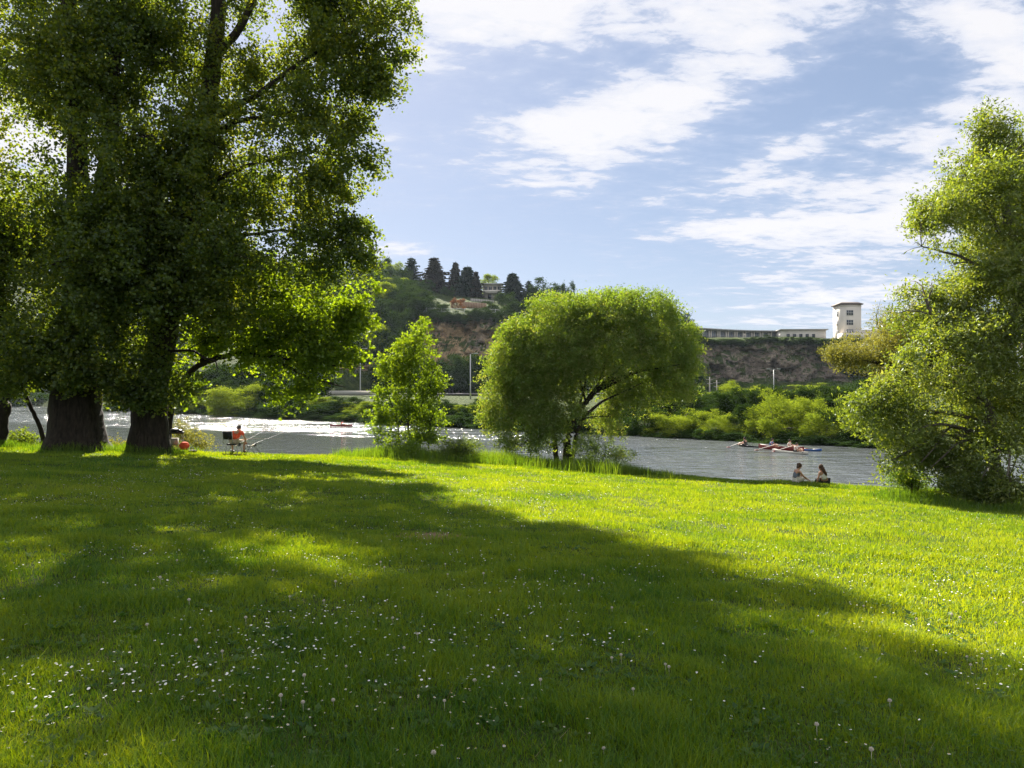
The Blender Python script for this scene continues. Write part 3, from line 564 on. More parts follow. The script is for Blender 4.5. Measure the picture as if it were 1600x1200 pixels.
# right hand willow and the yellow one behind it
make_tree('willow_tree', 'tall dense green willow filling the right edge, branches down to the grass', 'tree',
    [SF(1640, 25.5, .40, (1625, 600, 25.5, .33), (1600, 480, 25.7, .27), (1580, 360, 26, .18), (1560, 260, 26, .08)),
     SF(1560, 25.8, .22, (1545, 640, 25.8, .18), (1500, 560, 25.8, .13), (1450, 480, 25.8, .06)), SF(1700, 25.5, .35, (1720, 500, 25.5, .25), (1740, 300, 25.5, .1))],
    [B(1525, 265, 26, 62, 60, 2.2), B(1475, 300, 26, 56, 50, 1.8), B(1450, 340, 26, 40, 26, 1.3), B(1590, 300, 26.5, 80, 90, 2.6), B(1570, 370, 26, 90, 50, 2.2, .8), B(1430, 400, 26, 42, 24, 1.0, .9), B(1480, 440, 26, 70, 40, 2), B(1560, 470, 26, 110, 80, 2.6),
     B(1500, 560, 25.5, 90, 80, 2.4), B(1600, 590, 25, 110, 110, 2.6), B(1410, 620, 25.5, 60, 48, 1.6), B(1368, 650, 25.5, 44, 36, 1.2), B(1420, 680, 25, 60, 36, 1.5), B(1500, 680, 24.5, 80, 60, 1.8), B(1580, 710, 24, 80, 42, 1.6), B(1340, 640, 25.5, 22, 18, .7, .9), B(1560, 740, 24, 90, 24, 1.4, .8), B(1460, 728, 24.3, 44, 22, 1),
     B(1700, 400, 26, 110, 160, 3), B(1720, 650, 25, 110, 110, 3), B(1640, 220, 27, 60, 60, 2), B(1385, 715, 25, 22, 14, .6, .8), B(1440, 540, 26, 50, 40, 1.4), B(1500, 735, 24, 60, 30, 1.2), B(1590, 750, 23.5, 80, 26, 1.4), B(1540, 720, 24.6, 80, 40, 1.2, 1.3), B(1450, 700, 24.8, 60, 40, 1.2, 1.2), B(1400, 600, 25.2, 50, 40, 1.3), B(1450, 370, 26, 50, 30, 1.2), B(1440, 455, 26, 48, 34, 1.1), B(1430, 505, 26, 42, 36, 1.1), B(1490, 500, 26, 50, 40, 1.4), B(1560, 210, 26.5, 40, 40, 1.2)],
    L_WIR, BARK2, 10000, 38, .22, .14, .048, 41, ntw=260, limbs=[S((1560, 430, 26, .07), (1500, 400, 26, .05), (1440, 385, 26, .02)), S((1600, 440, 25.8, .09), (1545, 330, 26, .05), (1500, 260, 26, .02))],
    hang=.18, gap=.47, gapscale=.55, shell=.44, warp=.8)
make_tree('willow_tree', 'yellow leaved willow leaning left behind the tall green willow', 'tree',
    [SF(1530, 33, .25, (1500, 620, 33, .2), (1440, 585, 33, .14), (1390, 570, 33, .09), (1340, 562, 33, .03))],
    [B(1385, 530, 33, 56, 34, 1.8), B(1340, 553, 33, 34, 18, 1), B(1410, 490, 33, 52, 28, 1.5), B(1385, 480, 33, 28, 14, .9, .6), B(1450, 540, 33, 60, 50, 1.8), B(1420, 580, 33, 50, 22, 1.2, .7), B(1318, 552, 33, 22, 15, .7, .9), B(1385, 500, 33, 36, 24, 1.1), B(1405, 468, 33, 30, 18, 1)],
    L_YEL, BARK, 2600, 30, .17, .10, .035, 45, ntw=140, limbs=[S((1440, 585, 33, .09), (1400, 545, 33, .06), (1370, 510, 33, .02)), S((1500, 620, 33, .09), (1440, 540, 33, .05), (1420, 490, 33, .02))],
    hang=.1, gap=.42, gapscale=.9, shell=.5)

# shrubs on the near bank: (u, v centre, d, ru, rv, material, leaf l, w, clusters, name, label)
def shrub(u, v, d, ru, rv, mat, lg, wd, ncl, name, label, cat='shrub', rd=None, seed=1, hang=0.0, extra=()):
    x = (u - U0) / F * d
    make_tree(name, label, cat, [([(x, d, gz(x, d) - .1), tuple(at(u, v, d))], [.03, .015]), ([(x + .1, d, gz(x + .1, d) - .1), tuple(at(u + ru * .4, v, d))], [.025, .01])],
              [B(u, v, d, ru, rv, rd)] + [B(*e) for e in extra], mat, BARK, ncl, 20, .12, lg, wd, seed, ntw=30, shell=.5, twig_r=.008, blob_limbs=True, hang=hang, gap=.3, gapscale=1.5)
shrub(710, 706, 36.6, 36, 19, L_POP, .08, .035, 420, 'shrub', 'dark green rounded shrub between the young tree and the domed willow', seed=51)
shrub(632, 706, 37.4, 22, 14, L_TAL, .09, .04, 200, 'shrub', 'small bushy shrub at the foot of the young slender tree', seed=52)
shrub(930, 702, 41, 42, 26, L_WIL, .09, .035, 460, 'shrub', 'low pinkish willow shrub at the right foot of the domed willow', seed=53, extra=[(965, 715, 40, 26, 14, .8)])
shrub(1425, 748, 26, 34, 20, L_TAL, .08, .03, 260, 'shrub', 'small bright green shrub under the left edge of the tall willow', seed=54, rd=.5)
shrub(40, 690, 32, 28, 16, L_POP, .08, .05, 220, 'shrub', 'low dark shrub between the slanting trunk and the thickest trunk', seed=55)
shrub(292, 690, 37, 40, 22, L_YEL, .075, .05, 240, 'shrub', 'loose yellow shrub behind the bags beside the angler', seed=56, extra=[(320, 700, 37, 24, 12, .6), (285, 660, 37, 24, 16, .5)])
shrub(185, 695, 35, 22, 13, L_YEL, .075, .05, 120, 'shrub', 'yellow shrub seen through the gap between the two thick trunks', seed=57)
shrub(1545, 758, 23.8, 90, 20, L_POP, .08, .035, 900, 'shrub', 'dark undergrowth along the foot of the tall right willow', seed=58, rd=.6)

# ------------------------------------------------------------------ trees of the far bank and the hill: a few kinds, copied
def proto_leafy(seed, n, lg, mat, lobes=7, tall=1.0, willow=False):
    rs = np.random.default_rng(seed); bl = [((0, 0, .5 * tall), (.30, .30, .30 * tall), .7)]
    for i in range(lobes * 3):
        a = rs.uniform(0, 2 * math.pi); h = rs.uniform(.14, .88) * tall; rr = .36 * (1 - 1.0 * abs(h / tall - .45) ** 1.5)
        bl.append(((math.cos(a) * rr, math.sin(a) * rr, h), (rs.uniform(.07, .16),) * 2 + (rs.uniform(.06, .13) * tall,), 1.2))
    V, Q, A, K = crown_np(bl, n, 22, .034, lg, lg * (.55 if not willow else .4), seed, shell=.33, hang=.15 if willow else 0, gap=.33, gapscale=5, warp=.05, wscale=4)
    V[:, 2] = np.maximum(V[:, 2], -.02)
    me = np_mesh('crown', V, Q, False, {'rnd': A}); me.materials.append(mat)
    b = MB(); b.tube([(0, 0, -.12), (.01, 0, .2), (0, .01, .45)], [.03, .022, .012], 6)
    for i in range(6):
        c = bl[1 + i % lobes][0]; b.tube([(0, 0, .15 + .04 * i), (c[0] * .5, c[1] * .5, c[2] * .6 + .12), c], [.014, .008, .003], 4)
    o = b.build('trunk', BARK2, None, True); tm = o.data; bpy.data.objects.remove(o)
    return me, tm
def proto_conifer(seed, mat, width=.22, whorls=26, droop=.25):
    rs = np.random.default_rng(seed); b = MB(); b.tube([(0, 0, -.1), (0, 0, .5), (0, 0, 1.0)], [.016, .010, .002], 6)
    C = []; D = []; cr = []
    for w in range(whorls):
        h = .05 + .93 * (w / whorls) ** .95; L_ = width * (1 - h) ** .72 * rs.uniform(.72, 1.12) + .012
        nb = max(6, int(12 * (1 - h) + 5))
        for k in range(nb):
            a = 2 * math.pi * (k + rs.random()) / nb; l = L_ * rs.uniform(.6, 1.15); c0 = rs.random()
            b.tube([(0, 0, h), (math.cos(a) * l, math.sin(a) * l, h - droop * l)], [.004, .001], 3, False)
            m = int(14 + 190 * l)
            for j in range(m):
                t = (j + rs.random()) / m; r = l * t; s = rs.normal(size=3) * .017 * (1.3 - t)
                C.append((math.cos(a) * r + s[0], math.sin(a) * r + s[1], h - droop * r * (1 + .3 * t) + s[2] * .7 - .006)); e = rs.normal(size=3) * .7 + np.array([math.cos(a), math.sin(a), -.35]); D.append(e / np.linalg.norm(e)); cr.append(c0)
    V, Q, A = leaves_np(np.array(C), np.array(D), .050, .020, np.array(cr), rs)
    me = np_mesh('crown', V, Q, False, {'rnd': A}); me.materials.append(mat)
    o = b.build('trunk', BARK, None); tm = o.data; bpy.data.objects.remove(o); return me, tm
PR = {'b0': proto_leafy(101, 700, .030, L_FAR, 8), 'b1': proto_leafy(102, 700, .030, L_FAR, 6, 1.0), 'b2': proto_leafy(103, 700, .030, L_FARB, 8), 'b3': proto_leafy(104, 650, .032, L_FAR, 9),
      'w0': proto_leafy(105, 1500, .024, L_FARB, 9, 1, True), 'w1': proto_leafy(106, 1500, .024, L_FARB, 7, 1, True), 'd0': proto_leafy(107, 1500, .024, L_FAR, 9), 'd1': proto_leafy(108, 1500, .024, L_FAR, 7),
      'c0': proto_conifer(111, L_CON, .25), 'c1': proto_conifer(112, L_CON, .22, 24, .15), 'c2': proto_conifer(113, L_COR, .33, 22, .05), 'c3': proto_conifer(115, L_CON, .30, 15, -.1), 'c4': proto_conifer(116, L_CON, .36, 20, .3), 'c5': proto_conifer(117, L_COR, .26, 30, .2), 'r0': proto_leafy(114, 500, .032, L_ORG, 7)}
def far_tree(kind, x, y, z, w, h, label, group=None, name=None, rz=None, cat='tree'):
    me, tm = PR[kind]; root = thing(name or {'c': 'conifer_tree', 'w': 'willow_tree'}.get(kind[0], 'leafy_tree'), label, cat, (x, y, z), random.uniform(0, 6.28) if rz is None else rz, group)
    if kind[0] == 'c': root.rotation_euler = (random.uniform(-.05, .05), random.uniform(-.05, .05), root.rotation_euler[2])
    c = bpy.data.objects.new('crown', me); t = bpy.data.objects.new('trunk', tm)
    wk = w / (.46 if kind[0] == 'c' and kind != 'c1' else .80 if kind[0] != 'c' else .40)
    for o in (c, t): COL.objects.link(o); o.parent = root; o.scale = (wk, wk, h)
    return root
def ft(kind, u, vt, vb, wpx, d, label, group=None, **k):      # top row, foot row and width measured at distance d
    x = (u - U0) / F * d; z = EYE + (HZ - vb) / F * d; zg = far_z(x, d)
    ztop = EYE + (HZ - vt) / F * d; z = min(z, zg + .3) if vb is not None else zg
    return far_tree(kind, x, d, z, wpx / F * d, (ztop - z) / .97, label, group, **k)
def dbank(u, s=3.0):
    up = (u - U0) / F; return 101 / (1 + up) + s
# bushes and trees along the far waterline
ft('w0', 1050, 638, 694, 82, dbank(1050), 'round yellow green willow bush at the far waterline, right of the domed willow')
ft('w1', 1120, 638, 694, 66, dbank(1120), 'small grey green round bush at the far waterline between two larger ones')
ft('w0', 1213, 607, 698, 98, dbank(1213, 4), 'largest round willow on the far bank, below the double armed lamp')
ft('w1', 1292, 622, 702, 88, dbank(1292, 4), 'dull green round willow on the far bank behind the two seated women')
ft('d0', 1345, 612, 702, 90, dbank(1345, 4), 'dark bush on the far bank partly hidden by the tall right willow')
ft('d0', 1172, 628, 695, 60, dbank(1172, 5), 'dark bush filling the gap beside the largest round far willow')
ft('d1', 1085, 632, 692, 60, dbank(1085, 6), 'dark bush behind the yellow green willow bush on the far bank')
ft('d0', 1010, 634, 688, 64, dbank(1010, 3), 'dark green bush at the far waterline under the domed willow')
ft('d1', 965, 636, 686, 60, dbank(965, 3), 'dark bush at the far waterline behind the domed willow trunk')
ft('d0', 915, 640, 682, 70, dbank(915, 3), 'far bank bush seen through the domed willow')
ft('w1', 1155, 594, 660, 74, 118, 'taller leafy tree with a yellow top behind the small grey bush')
ft('b0', 1108, 602, 660, 72, 125, 'leafy tree near the utility poles on the far bank')
ft('b3', 1062, 612, 660, 60, 125, 'dark leafy tree on the far bank just right of the domed willow crown')
ft('b0', 1030, 606, 660, 64, 132, 'leafy tree behind the right side of the domed willow crown')
ft('w0', 1256, 602, 650, 90, 122, 'bright leafy tree between the two round far willows')
ft('b1', 1330, 592, 650, 80, 125, 'leafy tree above the far bank left of the yellow willow')
ft('w1', 385, 596, 655, 100, dbank(385, 6), 'drooping grey green willow across the river under the bright maple branches')
ft('w0', 310, 594, 652, 80, dbank(310, 6), 'pale willow across the river right of the trunk beside the angler')
ft('d0', 452, 618, 655, 80, dbank(452, 3), 'low dark bush at the far waterline under the bright maple branches')
ft('d1', 505, 630, 660, 60, dbank(505, 2.5), 'low bush at the far waterline left of the young slender tree')
ft('b2', 560, 640, 662, 56, dbank(560, 2), 'low light green bush at the far waterline beside the young slender tree')
ft('d0', 640, 628, 668, 70, dbank(640, 3), 'far bank bush behind the young slender tree')
ft('d1', 716, 642, 672, 48, dbank(716, 2), 'dark rounded bush at the far waterline between the young tree and the domed willow')
ft('b1', 738, 622, 670, 36, dbank(738, 6), 'narrow far bank bush left of the domed willow crown')
ft('d1', 220, 606, 650, 90, dbank(220, 6), 'far bank bush seen between the two thick trunks')
ft('d0', 40, 600, 645, 90, dbank(60, 6) , 'far bank bush seen left of the thickest trunk')
ft('b0', 130, 600, 645, 90, dbank(130, 8), 'far bank bush behind the thickest trunk')
# skyline trees, each its own
ft('c0', 578, 374, 450, 30, 352, 'tall narrow conifer on the hilltop at the edge of the maple leaves')
ft('c3', 642, 402, 462, 42, 345, 'open branched conifer on the skyline above the wood')
ft('c2', 681, 402, 474, 52, 338, 'wide dark red brown conifer on the skyline')
ft('c5', 711, 410, 474, 36, 345, 'tall thin conifer touching the brownish group on the skyline')
ft('c4', 729, 416, 480, 52, 338, 'wide dark conifer between thin ones left of the hilltop house')
ft('c2', 745, 424, 478, 26, 335, 'dark conifer nearest to the left wall of the hilltop house')
ft('b2', 763, 428, 468, 34, 375, 'pale round tree behind the hilltop house')
ft('c4', 802, 426, 484, 52, 330, 'pointed dark conifer right of the hilltop house')
ft('c3', 824, 438, 480, 26, 338, 'short open pine right of the pointed conifer')
ft('b3', 664, 436, 480, 30, 330, 'round leafy tree between the open conifer and the red brown conifer')
ft('b0', 698, 446, 482, 26, 332, 'leafy tree squeezed between the red brown conifer and the brownish group')
ft('b1', 590, 412, 470, 30, 345, 'leafy tree right against the narrow conifer')
ft('b3', 632, 416, 472, 30, 338, 'leafy tree in front of the open branched conifer')
ft('b2', 660, 458, 488, 26, 300, 'lighter leafy tree below the red brown conifer')
ft('b1', 838, 446, 484, 26, 330, 'leafy tree between the short pine and the bushy dark tree')
ft('b1', 852, 430, 482, 44, 335, 'bushy dark tree on the skyline above the domed willow')
ft('b0', 888, 438, 484, 24, 330, 'small separate tree on the skyline, rightmost above the domed willow')
ft('b0', 600, 398, 470, 34, 348, 'rounded tree on the skyline right of the narrow conifer')
ft('b2', 620, 410, 470, 36, 340, 'yellowish round tree below the skyline beside the open conifer')
ft('b0', 790, 455, 490, 34, 318, 'light leafy tree in front of the pointed conifer')
ft('c1', 556, 385, 455, 24, 350, 'slim conifer on the hilltop half hidden by the maple leaves')
ft('r0', 716, 463, 492, 22, 285, 'rusty brown small tree on the terrace slope')
ft('b1', 775, 470, 496, 40, 275, 'dark bush at the right end of the terrace fence')
ft('b0', 945, 455, 500, 40, 330, 'hilltop tree just behind the top of the domed willow')
ft('b3', 1062, 484, 524, 30, 320, 'leafy tree beside the left end of the long curved building')
rw = random.Random(5)
WG = 'trees of the wood on the left hill'
spots = []
tries = 0
while len(spots) < 290 and tries < 30000:
    tries += 1; u = rw.choice([rw.uniform(60, 760), rw.uniform(420, 740)]); t = rw.random(); d = rw.uniform(240, 345)
    if u < 420: d += 40
    x = (u - U0) / F * d; hb = max(np.interp(u, KU, K_HB), 101 / max(1 + (u - U0) / F, .22) + 48)
    if d < hb + 3: continue
    z = far_z(x, d); v = HZ - (z - EYE) / d * F
    if 660 < u and (v > 492 or (v < 488 and 708 < u)): continue
    if 640 < u and v > 496: continue
    if 520 < u < 622 and v > 572: continue
    if any((x - a) ** 2 + (d - b_) ** 2 < 24 for a, b_ in spots): continue
    vlim = np.interp(u, [300, 500, 560, 600, 640, 665, 700, 760], [375, 385, 398, 412, 434, 458, 472, 480]); hh = rw.uniform(9, 14); vt_ = HZ - (z + hh - EYE) / d * F
    if vt_ < vlim: hh = (HZ - vlim) / F * d + EYE - z - rw.uniform(0, 1.5)
    if hh < 4: continue
    spots.append((x, d)); far_tree(rw.choice(['b0', 'b1', 'b3', 'b0', 'b1', 'b3', 'b0', 'b2']), x, d, z - .3, min(rw.uniform(9, 13), hh * 1.3), hh, 'one of the crowded dark trees of the wood covering the left hillside', WG, name='wood_tree')
BG = 'bushes along the top and foot of the cliffs'
def strip(u0, u1, n, dfun, h0, h1, w0, w1, label, group, kinds=('b0', 'b1', 'b3'), name='cliff_bush'):
    for i in range(n):
        u = u0 + (u1 - u0) * (i + rw.uniform(.1, .9)) / n; d = dfun(u) + rw.uniform(-1.5, 1.5); x = (u - U0) / F * d
        far_tree(rw.choice(kinds), x, d, far_z(x, d) - .5, rw.uniform(w0, w1), rw.uniform(h0, h1), label, group, name=name, cat='bush')
hb_ = lambda u: np.interp(u, KU, K_HB); top_ = lambda u: np.interp(u, KU, K_HB) + np.interp(u, KU, K_RUN)
strip(645, 800, 22, lambda u: top_(u) - .5, 2.2, 4, 3.5, 6, 'one of the dark bushes hanging over the top of the orange cliff', 'bushes on top of the orange cliff')
strip(1085, 1335, 40, lambda u: top_(u) - .5, 1.6, 3.0, 4, 7, 'one of the dark bushes on the grey cliff top below the curved building', 'bushes on top of the grey cliff')
strip(1090, 1420, 34, lambda u: hb_(u) - 8, 2.6, 5, 7, 10, 'one of the leafy bushes at the foot of the grey cliff', 'bushes at the foot of the grey cliff', ('b0', 'b2', 'b1', 'b3'))
strip(1100, 1420, 30, lambda u: 200 , 1.8, 3.4, 6, 9, 'one of the trees in the row behind the far riverside willows', 'row of trees behind the far riverside willows', ('b0', 'b2', 'b1'), 'row_tree')
strip(1090, 1420, 26, lambda u: 160 , 2.0, 3.4, 6, 9, 'one of the lower leafy bushes behind the far riverside willows', 'lower bushes behind the far riverside willows', ('b0', 'b2', 'b2'), 'bank_bush')
strip(1290, 1430, 16, lambda u: hb_(u) + 14, 3, 5, 6, 9, 'one of the bushes on the slope right of the grey cliff', 'bushes on the right slope', ('b0', 'b1', 'b2'), 'slope_bush')
strip(1325, 1440, 14, lambda u: hb_(u) + 32, 3, 5, 6, 9, 'one of the bushes on the slope right of the grey cliff', 'bushes on the right slope', ('b0', 'b1', 'b2'), 'slope_bush')
strip(696, 800, 12, lambda u: hb_(u) - 3, 9, 14, 8, 12, 'one of the dark leafy trees at the foot of the orange cliff', 'trees at the foot of the orange cliff', ('b0', 'b1', 'b3'), 'leafy_tree')
strip(600, 660, 8, lambda u: hb_(u) - 2, 7, 13, 7, 11, 'one of the dark leafy trees at the foot of the wooded slope', 'trees at the foot of the wooded slope', ('b0', 'b1', 'b3'), 'leafy_tree')
strip(800, 1090, 30, lambda u: hb_(u) - 2, 7, 12, 8, 12, 'one of the dark leafy trees behind the domed willow', 'trees behind the domed willow', ('b0', 'b1', 'b3'), 'leafy_tree')
strip(800, 1080, 26, lambda u: top_(u), 6, 9, 8, 11, 'one of the hilltop trees behind the crown of the domed willow', 'hilltop trees behind the domed willow', ('b0', 'b1', 'b3'), 'leafy_tree')
strip(230, 490, 26, lambda u: dbank(u, 26), 6, 10, 8, 12, 'one of the dark leafy trees behind the low bushes on the far left bank', 'trees behind the far left bank', ('b0', 'b1', 'b3'), 'leafy_tree')
strip(240, 480, 18, lambda u: dbank(u, 14), 4, 7, 6, 9, 'one of the drooping bushes in the second row of the far left bank', 'second row bushes of the far left bank', ('b0', 'd1', 'd0'), 'bank_bush')
strip(260, 600, 30, lambda u: dbank(u, 9), 2, 3.6, 4.5, 7, 'one of the low bushes along the far bank left of the young tree', 'low bushes on the far left bank', ('b0', 'b1', 'b2'), 'bank_bush')
strip(600, 800, 14, lambda u: dbank(u, 12), 1.5, 3, 3.5, 6, 'one of the low bushes on the far bank behind the young tree', 'low bushes on the far bank behind the young tree', ('b0', 'b1', 'b2'), 'bank_bush')
strip(900, 1440, 30, lambda u: dbank(u, .4), .8, 1.5, 2.4, 4, 'one of the low dark bushes overhanging the far waterline on the right', 'bushes overhanging the far right waterline', ('b0', 'b1', 'b3'), 'bank_bush')
strip(300, 900, 40, lambda u: dbank(u, .6), 1.2, 2.2, 3, 6, 'one of the low dark bushes overhanging the far waterline on the left', 'bushes overhanging the far left waterline', ('b0', 'b1', 'b3'), 'bank_bush')
strip(985, 1330, 26, lambda u: dbank(u, 12), 3, 5, 4, 6, 'one of the dark bushes packed behind the far waterline willows', 'bushes behind the far waterline willows', ('b0', 'b1', 'b3'), 'bank_bush')

# ------------------------------------------------------------------ buildings
M_STONE = simple('pale_render', (.66, .62, .56), .85, vary=.1, scale=.7); M_STONE2 = simple('cream_render', (.66, .61, .55), .85, vary=.08, scale=.5)
M_GLASS = simple('dark_glazing', (.035, .045, .06), .12, vary=.3, scale=.4); M_ROOF = simple('flat_roof', (.38, .38, .38), .8); M_ROOFR = simple('tile_roof', (.16, .13, .12), .85)
M_GLASS2 = simple('grey_blue_glazing', (.17, .20, .25), .25, vary=.3, scale=.2); M_CONC = simple('concrete', (.34, .32, .29), .9, vary=.2, scale=2); M_GALV = simple('galvanised_steel', (.45, .46, .47), .5, .4); M_FENCE = simple('fence_paint', (.42, .46, .44), .6)
M_WOOD = simple('timber_bank', (.30, .20, .13), .9, vary=.25, scale=2); M_HOUSE = simple('house_wall', (.42, .38, .33), .9, vary=.12, scale=.6); M_FRAME = simple('window_frame', (.5, .5, .5), .5)
# long curved building: a concave arc of glazed bays between pale pilaster pairs
arc = []
for i in range(13):
    t = i / 12; u = 1082 + (1243 - 1082) * t; d = 290 + 20 * math.sin(math.pi * min(1, .12 + .88 * t) * .62)
    arc.append(Vector(((u - U0) / F * d, d, 0)))
ZB, ZT = 21.2, 26.0
root = thing('curved_building', 'long low curved building with glazed bays between pale pilasters above the grey cliff', 'building', (arc[0].x, arc[0].y, ZB)); ro = Vector(root.location)
bb = MB(); rf = MB()
for i in range(12):
    a, c = arc[i], arc[i + 1]; t = (c - a).normalized(); nrm = Vector((t.y, -t.x, 0)); ang = math.atan2(t.y, t.x); mid = (a + c) / 2; ln = (c - a).length
    bk = -nrm
    o = lambda p, z: Vector((p.x, p.y, z)) - ro
    # back wall shell, glazing, slab
    bb.box(o(mid + bk * 4, (ZB + ZT) / 2 - .2), (ln * 1.0, 7.0, ZT - ZB - .4), ang)
    rf.box(o(mid + bk * 3.2, ZT), (ln * 1.02, 9.5, .45), ang)
    g = MB()
    for k in range(4): g.box(o(mid + t * (k - 1.5) * ln * .21 + nrm * .0 + bk * .42, ZB + 2.35), (ln * .195, .10, 3.6), ang)
    g.build('window', M_GLASS2, root)
    s = MB(); s.box(o(mid + bk * .3, ZB + 4.30), (ln * .86, .25, .18), ang); s.box(o(mid + bk * .3, ZB + .45), (ln * .86, .3, .25), ang); s.box(o(mid + bk * .3, ZB + 2.3), (ln * .86, .2, .10), ang)
    for k in range(5): s.box(o(mid + t * (k - 2) * ln * .21 + bk * .3, ZB + 2.35), (.09, .22, 3.5), ang)
    s.build('window_frame', M_FRAME, root)
    p = MB()
    for k in (-1, 1): p.box(o(a + t * k * .55 + nrm * .1, ZB + 2.2), (.42, .7, 4.5), ang)
    p.build('pilaster', M_STONE, root)
bb.build('wall', M_STONE, root); rf.build('roof', M_ROOF, root)
# plain east block
root = thing('terrace_block', 'plain pale flat roofed block between the curved glazed building and the tower', 'building', (131 * .85, 305, ZB)); ro = Vector(root.location)
b = MB(); b.box((3.5, 1.5, 2.3), (17, 10, 4.6), R(-3)); b.build('wall', M_STONE, root)
b = MB(); b.box((3.5, 1.2, 4.75), (18.2, 11.4, .4), R(-3)); b.build('roof', M_CONC, root)
for k in range(6):
    b = MB(); b.box((-3 + 2.5 * k, -3.62 - .12 * k * .0, 2.3), (1.2, .16, 1.5), R(-3)); b.build('window', M_GLASS, root)
# tower with hipped roof
TX, TY, TZ = 132.4, 303.5, 21.5
root = thing('tower', 'square pale tower with overhanging roof rising above the grey cliff', 'building', (TX, TY, TZ))
H = 14.3
b = MB(); b.box((0, 0, H / 2), (7.8, 7.5, H)); b.box((0, 0, H - .9), (8.0, 7.7, .25)); b.build('wall', M_STONE2, root)
b = MB(); e = 4.7; e2 = 4.5
b.add([(-e, -e2, H + .05), (e, -e2, H + .05), (e, e2, H + .05), (-e, e2, H + .05), (-3.0, -2.6, H + .95), (3.0, -2.6, H + .95), (3.0, 2.6, H + .95), (-3.0, 2.6, H + .95)], [(0, 1, 5, 4), (1, 2, 6, 5), (2, 3, 7, 6), (3, 0, 4, 7), (4, 5, 6, 7), (3, 2, 1, 0)])
b.box((0, 0, H - .12), (9.0, 8.6, .28)); b.build('roof', M_ROOFR, root)
for z in (10.9, 7.1, 3.4):
    for (cx, cyy, sx, sy) in ((-.6, -3.78, 2.6, .16), (-3.93, -.3, .16, 1.3)):
        f = MB()
        f.box((cx, cyy, z), (sx, sy, 1.9)); fo = f.build('window', M_GLASS, root)
        f = MB(); w = max(sx, sy)
        for k in (-.5, -.17, .17, .5):
            if sx > sy: f.box((cx + k * w, cyy - .07, z), (.10, .12, 2.0))
            else: f.box((cx - .07, cyy + k * w, z), (.12, .10, 2.0))
        for k in (-1, 0, 1):
            if sx > sy: f.box((cx, cyy - .07, z + k), (w + .1, .10, .10))
            else: f.box((cx - .07, cyy, z + k), (.10, w + .1, .10))
        f.build('window_frame', M_FRAME, fo)
root = thing('tower_podium', 'lower terraced wing with balustrade at the foot of the tower', 'building', (134, 297, 20.5))
b = MB(); b.box((4, 0, 1.8), (22, 6, 3.6)); b.box((6, 1.5, 4.2), (14, 3, 1.6)); b.build('wall', M_STONE2, root)
b = MB(); b.box((4, -2.9, 4.5), (22, .14, .16))
for k in range(24): b.box((-6.8 + k * .94, -2.9, 4.0), (.12, .12, .95))
b.build('balustrade', M_STONE, root)
for k in range(6): b = MB(); b.box((-5 + 3.4 * k, -3.05, 1.9), (1.6, .16, 1.7)); b.build('window', M_GLASS, root)
# house on the hill
root = thing('hilltop_house', 'two storey grey house with flat roof among conifers on the hilltop', 'house', (-8.6, 340, 40.6))
b = MB(); b.box((0, 0, 4.0), (8.0, 7, 8.0)); b.build('wall', M_HOUSE, root)
b = MB(); b.box((0, -.3, 8.15), (9.4, 8.4, .5)); b.build('roof', M_ROOF, root)
b = MB(); b.box((0, -4.2, 4.3), (8.2, 1.5, .2)); b.box((0, -4.9, 4.9), (8.2, .08, 1.0)); b.build('balcony', M_STONE, root)
for x in (-2.8, -.9, 1.1, 3.0):
    f = MB(); f.box((x, -3.55, 6.2), (1.25, .14, 1.7)); fo = f.build('window', M_GLASS, root)
    f = MB(); f.box((x, -3.64, 6.2), (.08, .08, 1.75)); f.box((x, -3.64, 7.1), (1.35, .1, .1)); f.build('window_frame', M_FRAME, fo)
b = MB(); b.box((-1.2, -3.55, 2.6), (1.5, .14, 2.2)); b.build('door', M_GLASS, root)
b = MB(); b.box((2.2, -3.55, 2.8), (1.8, .14, 1.2)); b.build('window', M_GLASS, root)
# terraces below the house
def wall_thing(name, label, u0, u1, d, h, mat, posts=0, cat='wall', lift=0.0, n=10):
    x0, x1 = (u0 - U0) / F * d, (u1 - U0) / F * d; root = thing(name, label, cat, (x0, d, 0)); b = MB()
    for i in range(n):
        xa = x0 + (x1 - x0) * i / n; xb = x0 + (x1 - x0) * (i + 1) / n; z = far_z((xa + xb) / 2, d) + lift
        b.box(((xa + xb) / 2 - x0, 0, z + h / 2 - .6), (xb - xa + .02, .35, h + 1.2))
    b.build('wall_panel', mat, root); return root
wall_thing('timber_terrace', 'brown timber retaining wall on the slope under the hilltop house', 719, 760, 296, 1.6, M_WOOD)
wall_thing('stone_terrace', 'pale stepped retaining wall above the brown timber terrace', 735, 772, 318, 1.0, M_CONC)
def fence(name, label, pts, h, step, cat='fence'):
    root = thing(name, label, cat, pts[0]); o = Vector(pts[0]); rails = MB(); mesh_ = MB(); L0 = 0
    for a, c in zip(pts[:-1], pts[1:]):
        a, c = Vector(a), Vector(c); n = max(1, int((c - a).length / step))
        for i in range(n):
            p = a.lerp(c, i / n); q = a.lerp(c, (i + 1) / n); pb = MB(); pb.tube([p - o, p - o + Vector((0, 0, h + .1))], .06, 5); pb.build('post', M_FENCE, root)
            for z in (.15, h * .5, h): rails.tube([p - o + Vector((0, 0, z)), q - o + Vector((0, 0, z))], .035, 4)
            for k in range(1, 12):
                m = p.lerp(q, k / 12); mesh_.tube([m - o + Vector((0, 0, .1)), m - o + Vector((0, 0, h))], .014, 3, False)
    rails.build('rail', M_FENCE, root); mesh_.build('mesh_panel', M_FENCE, root)
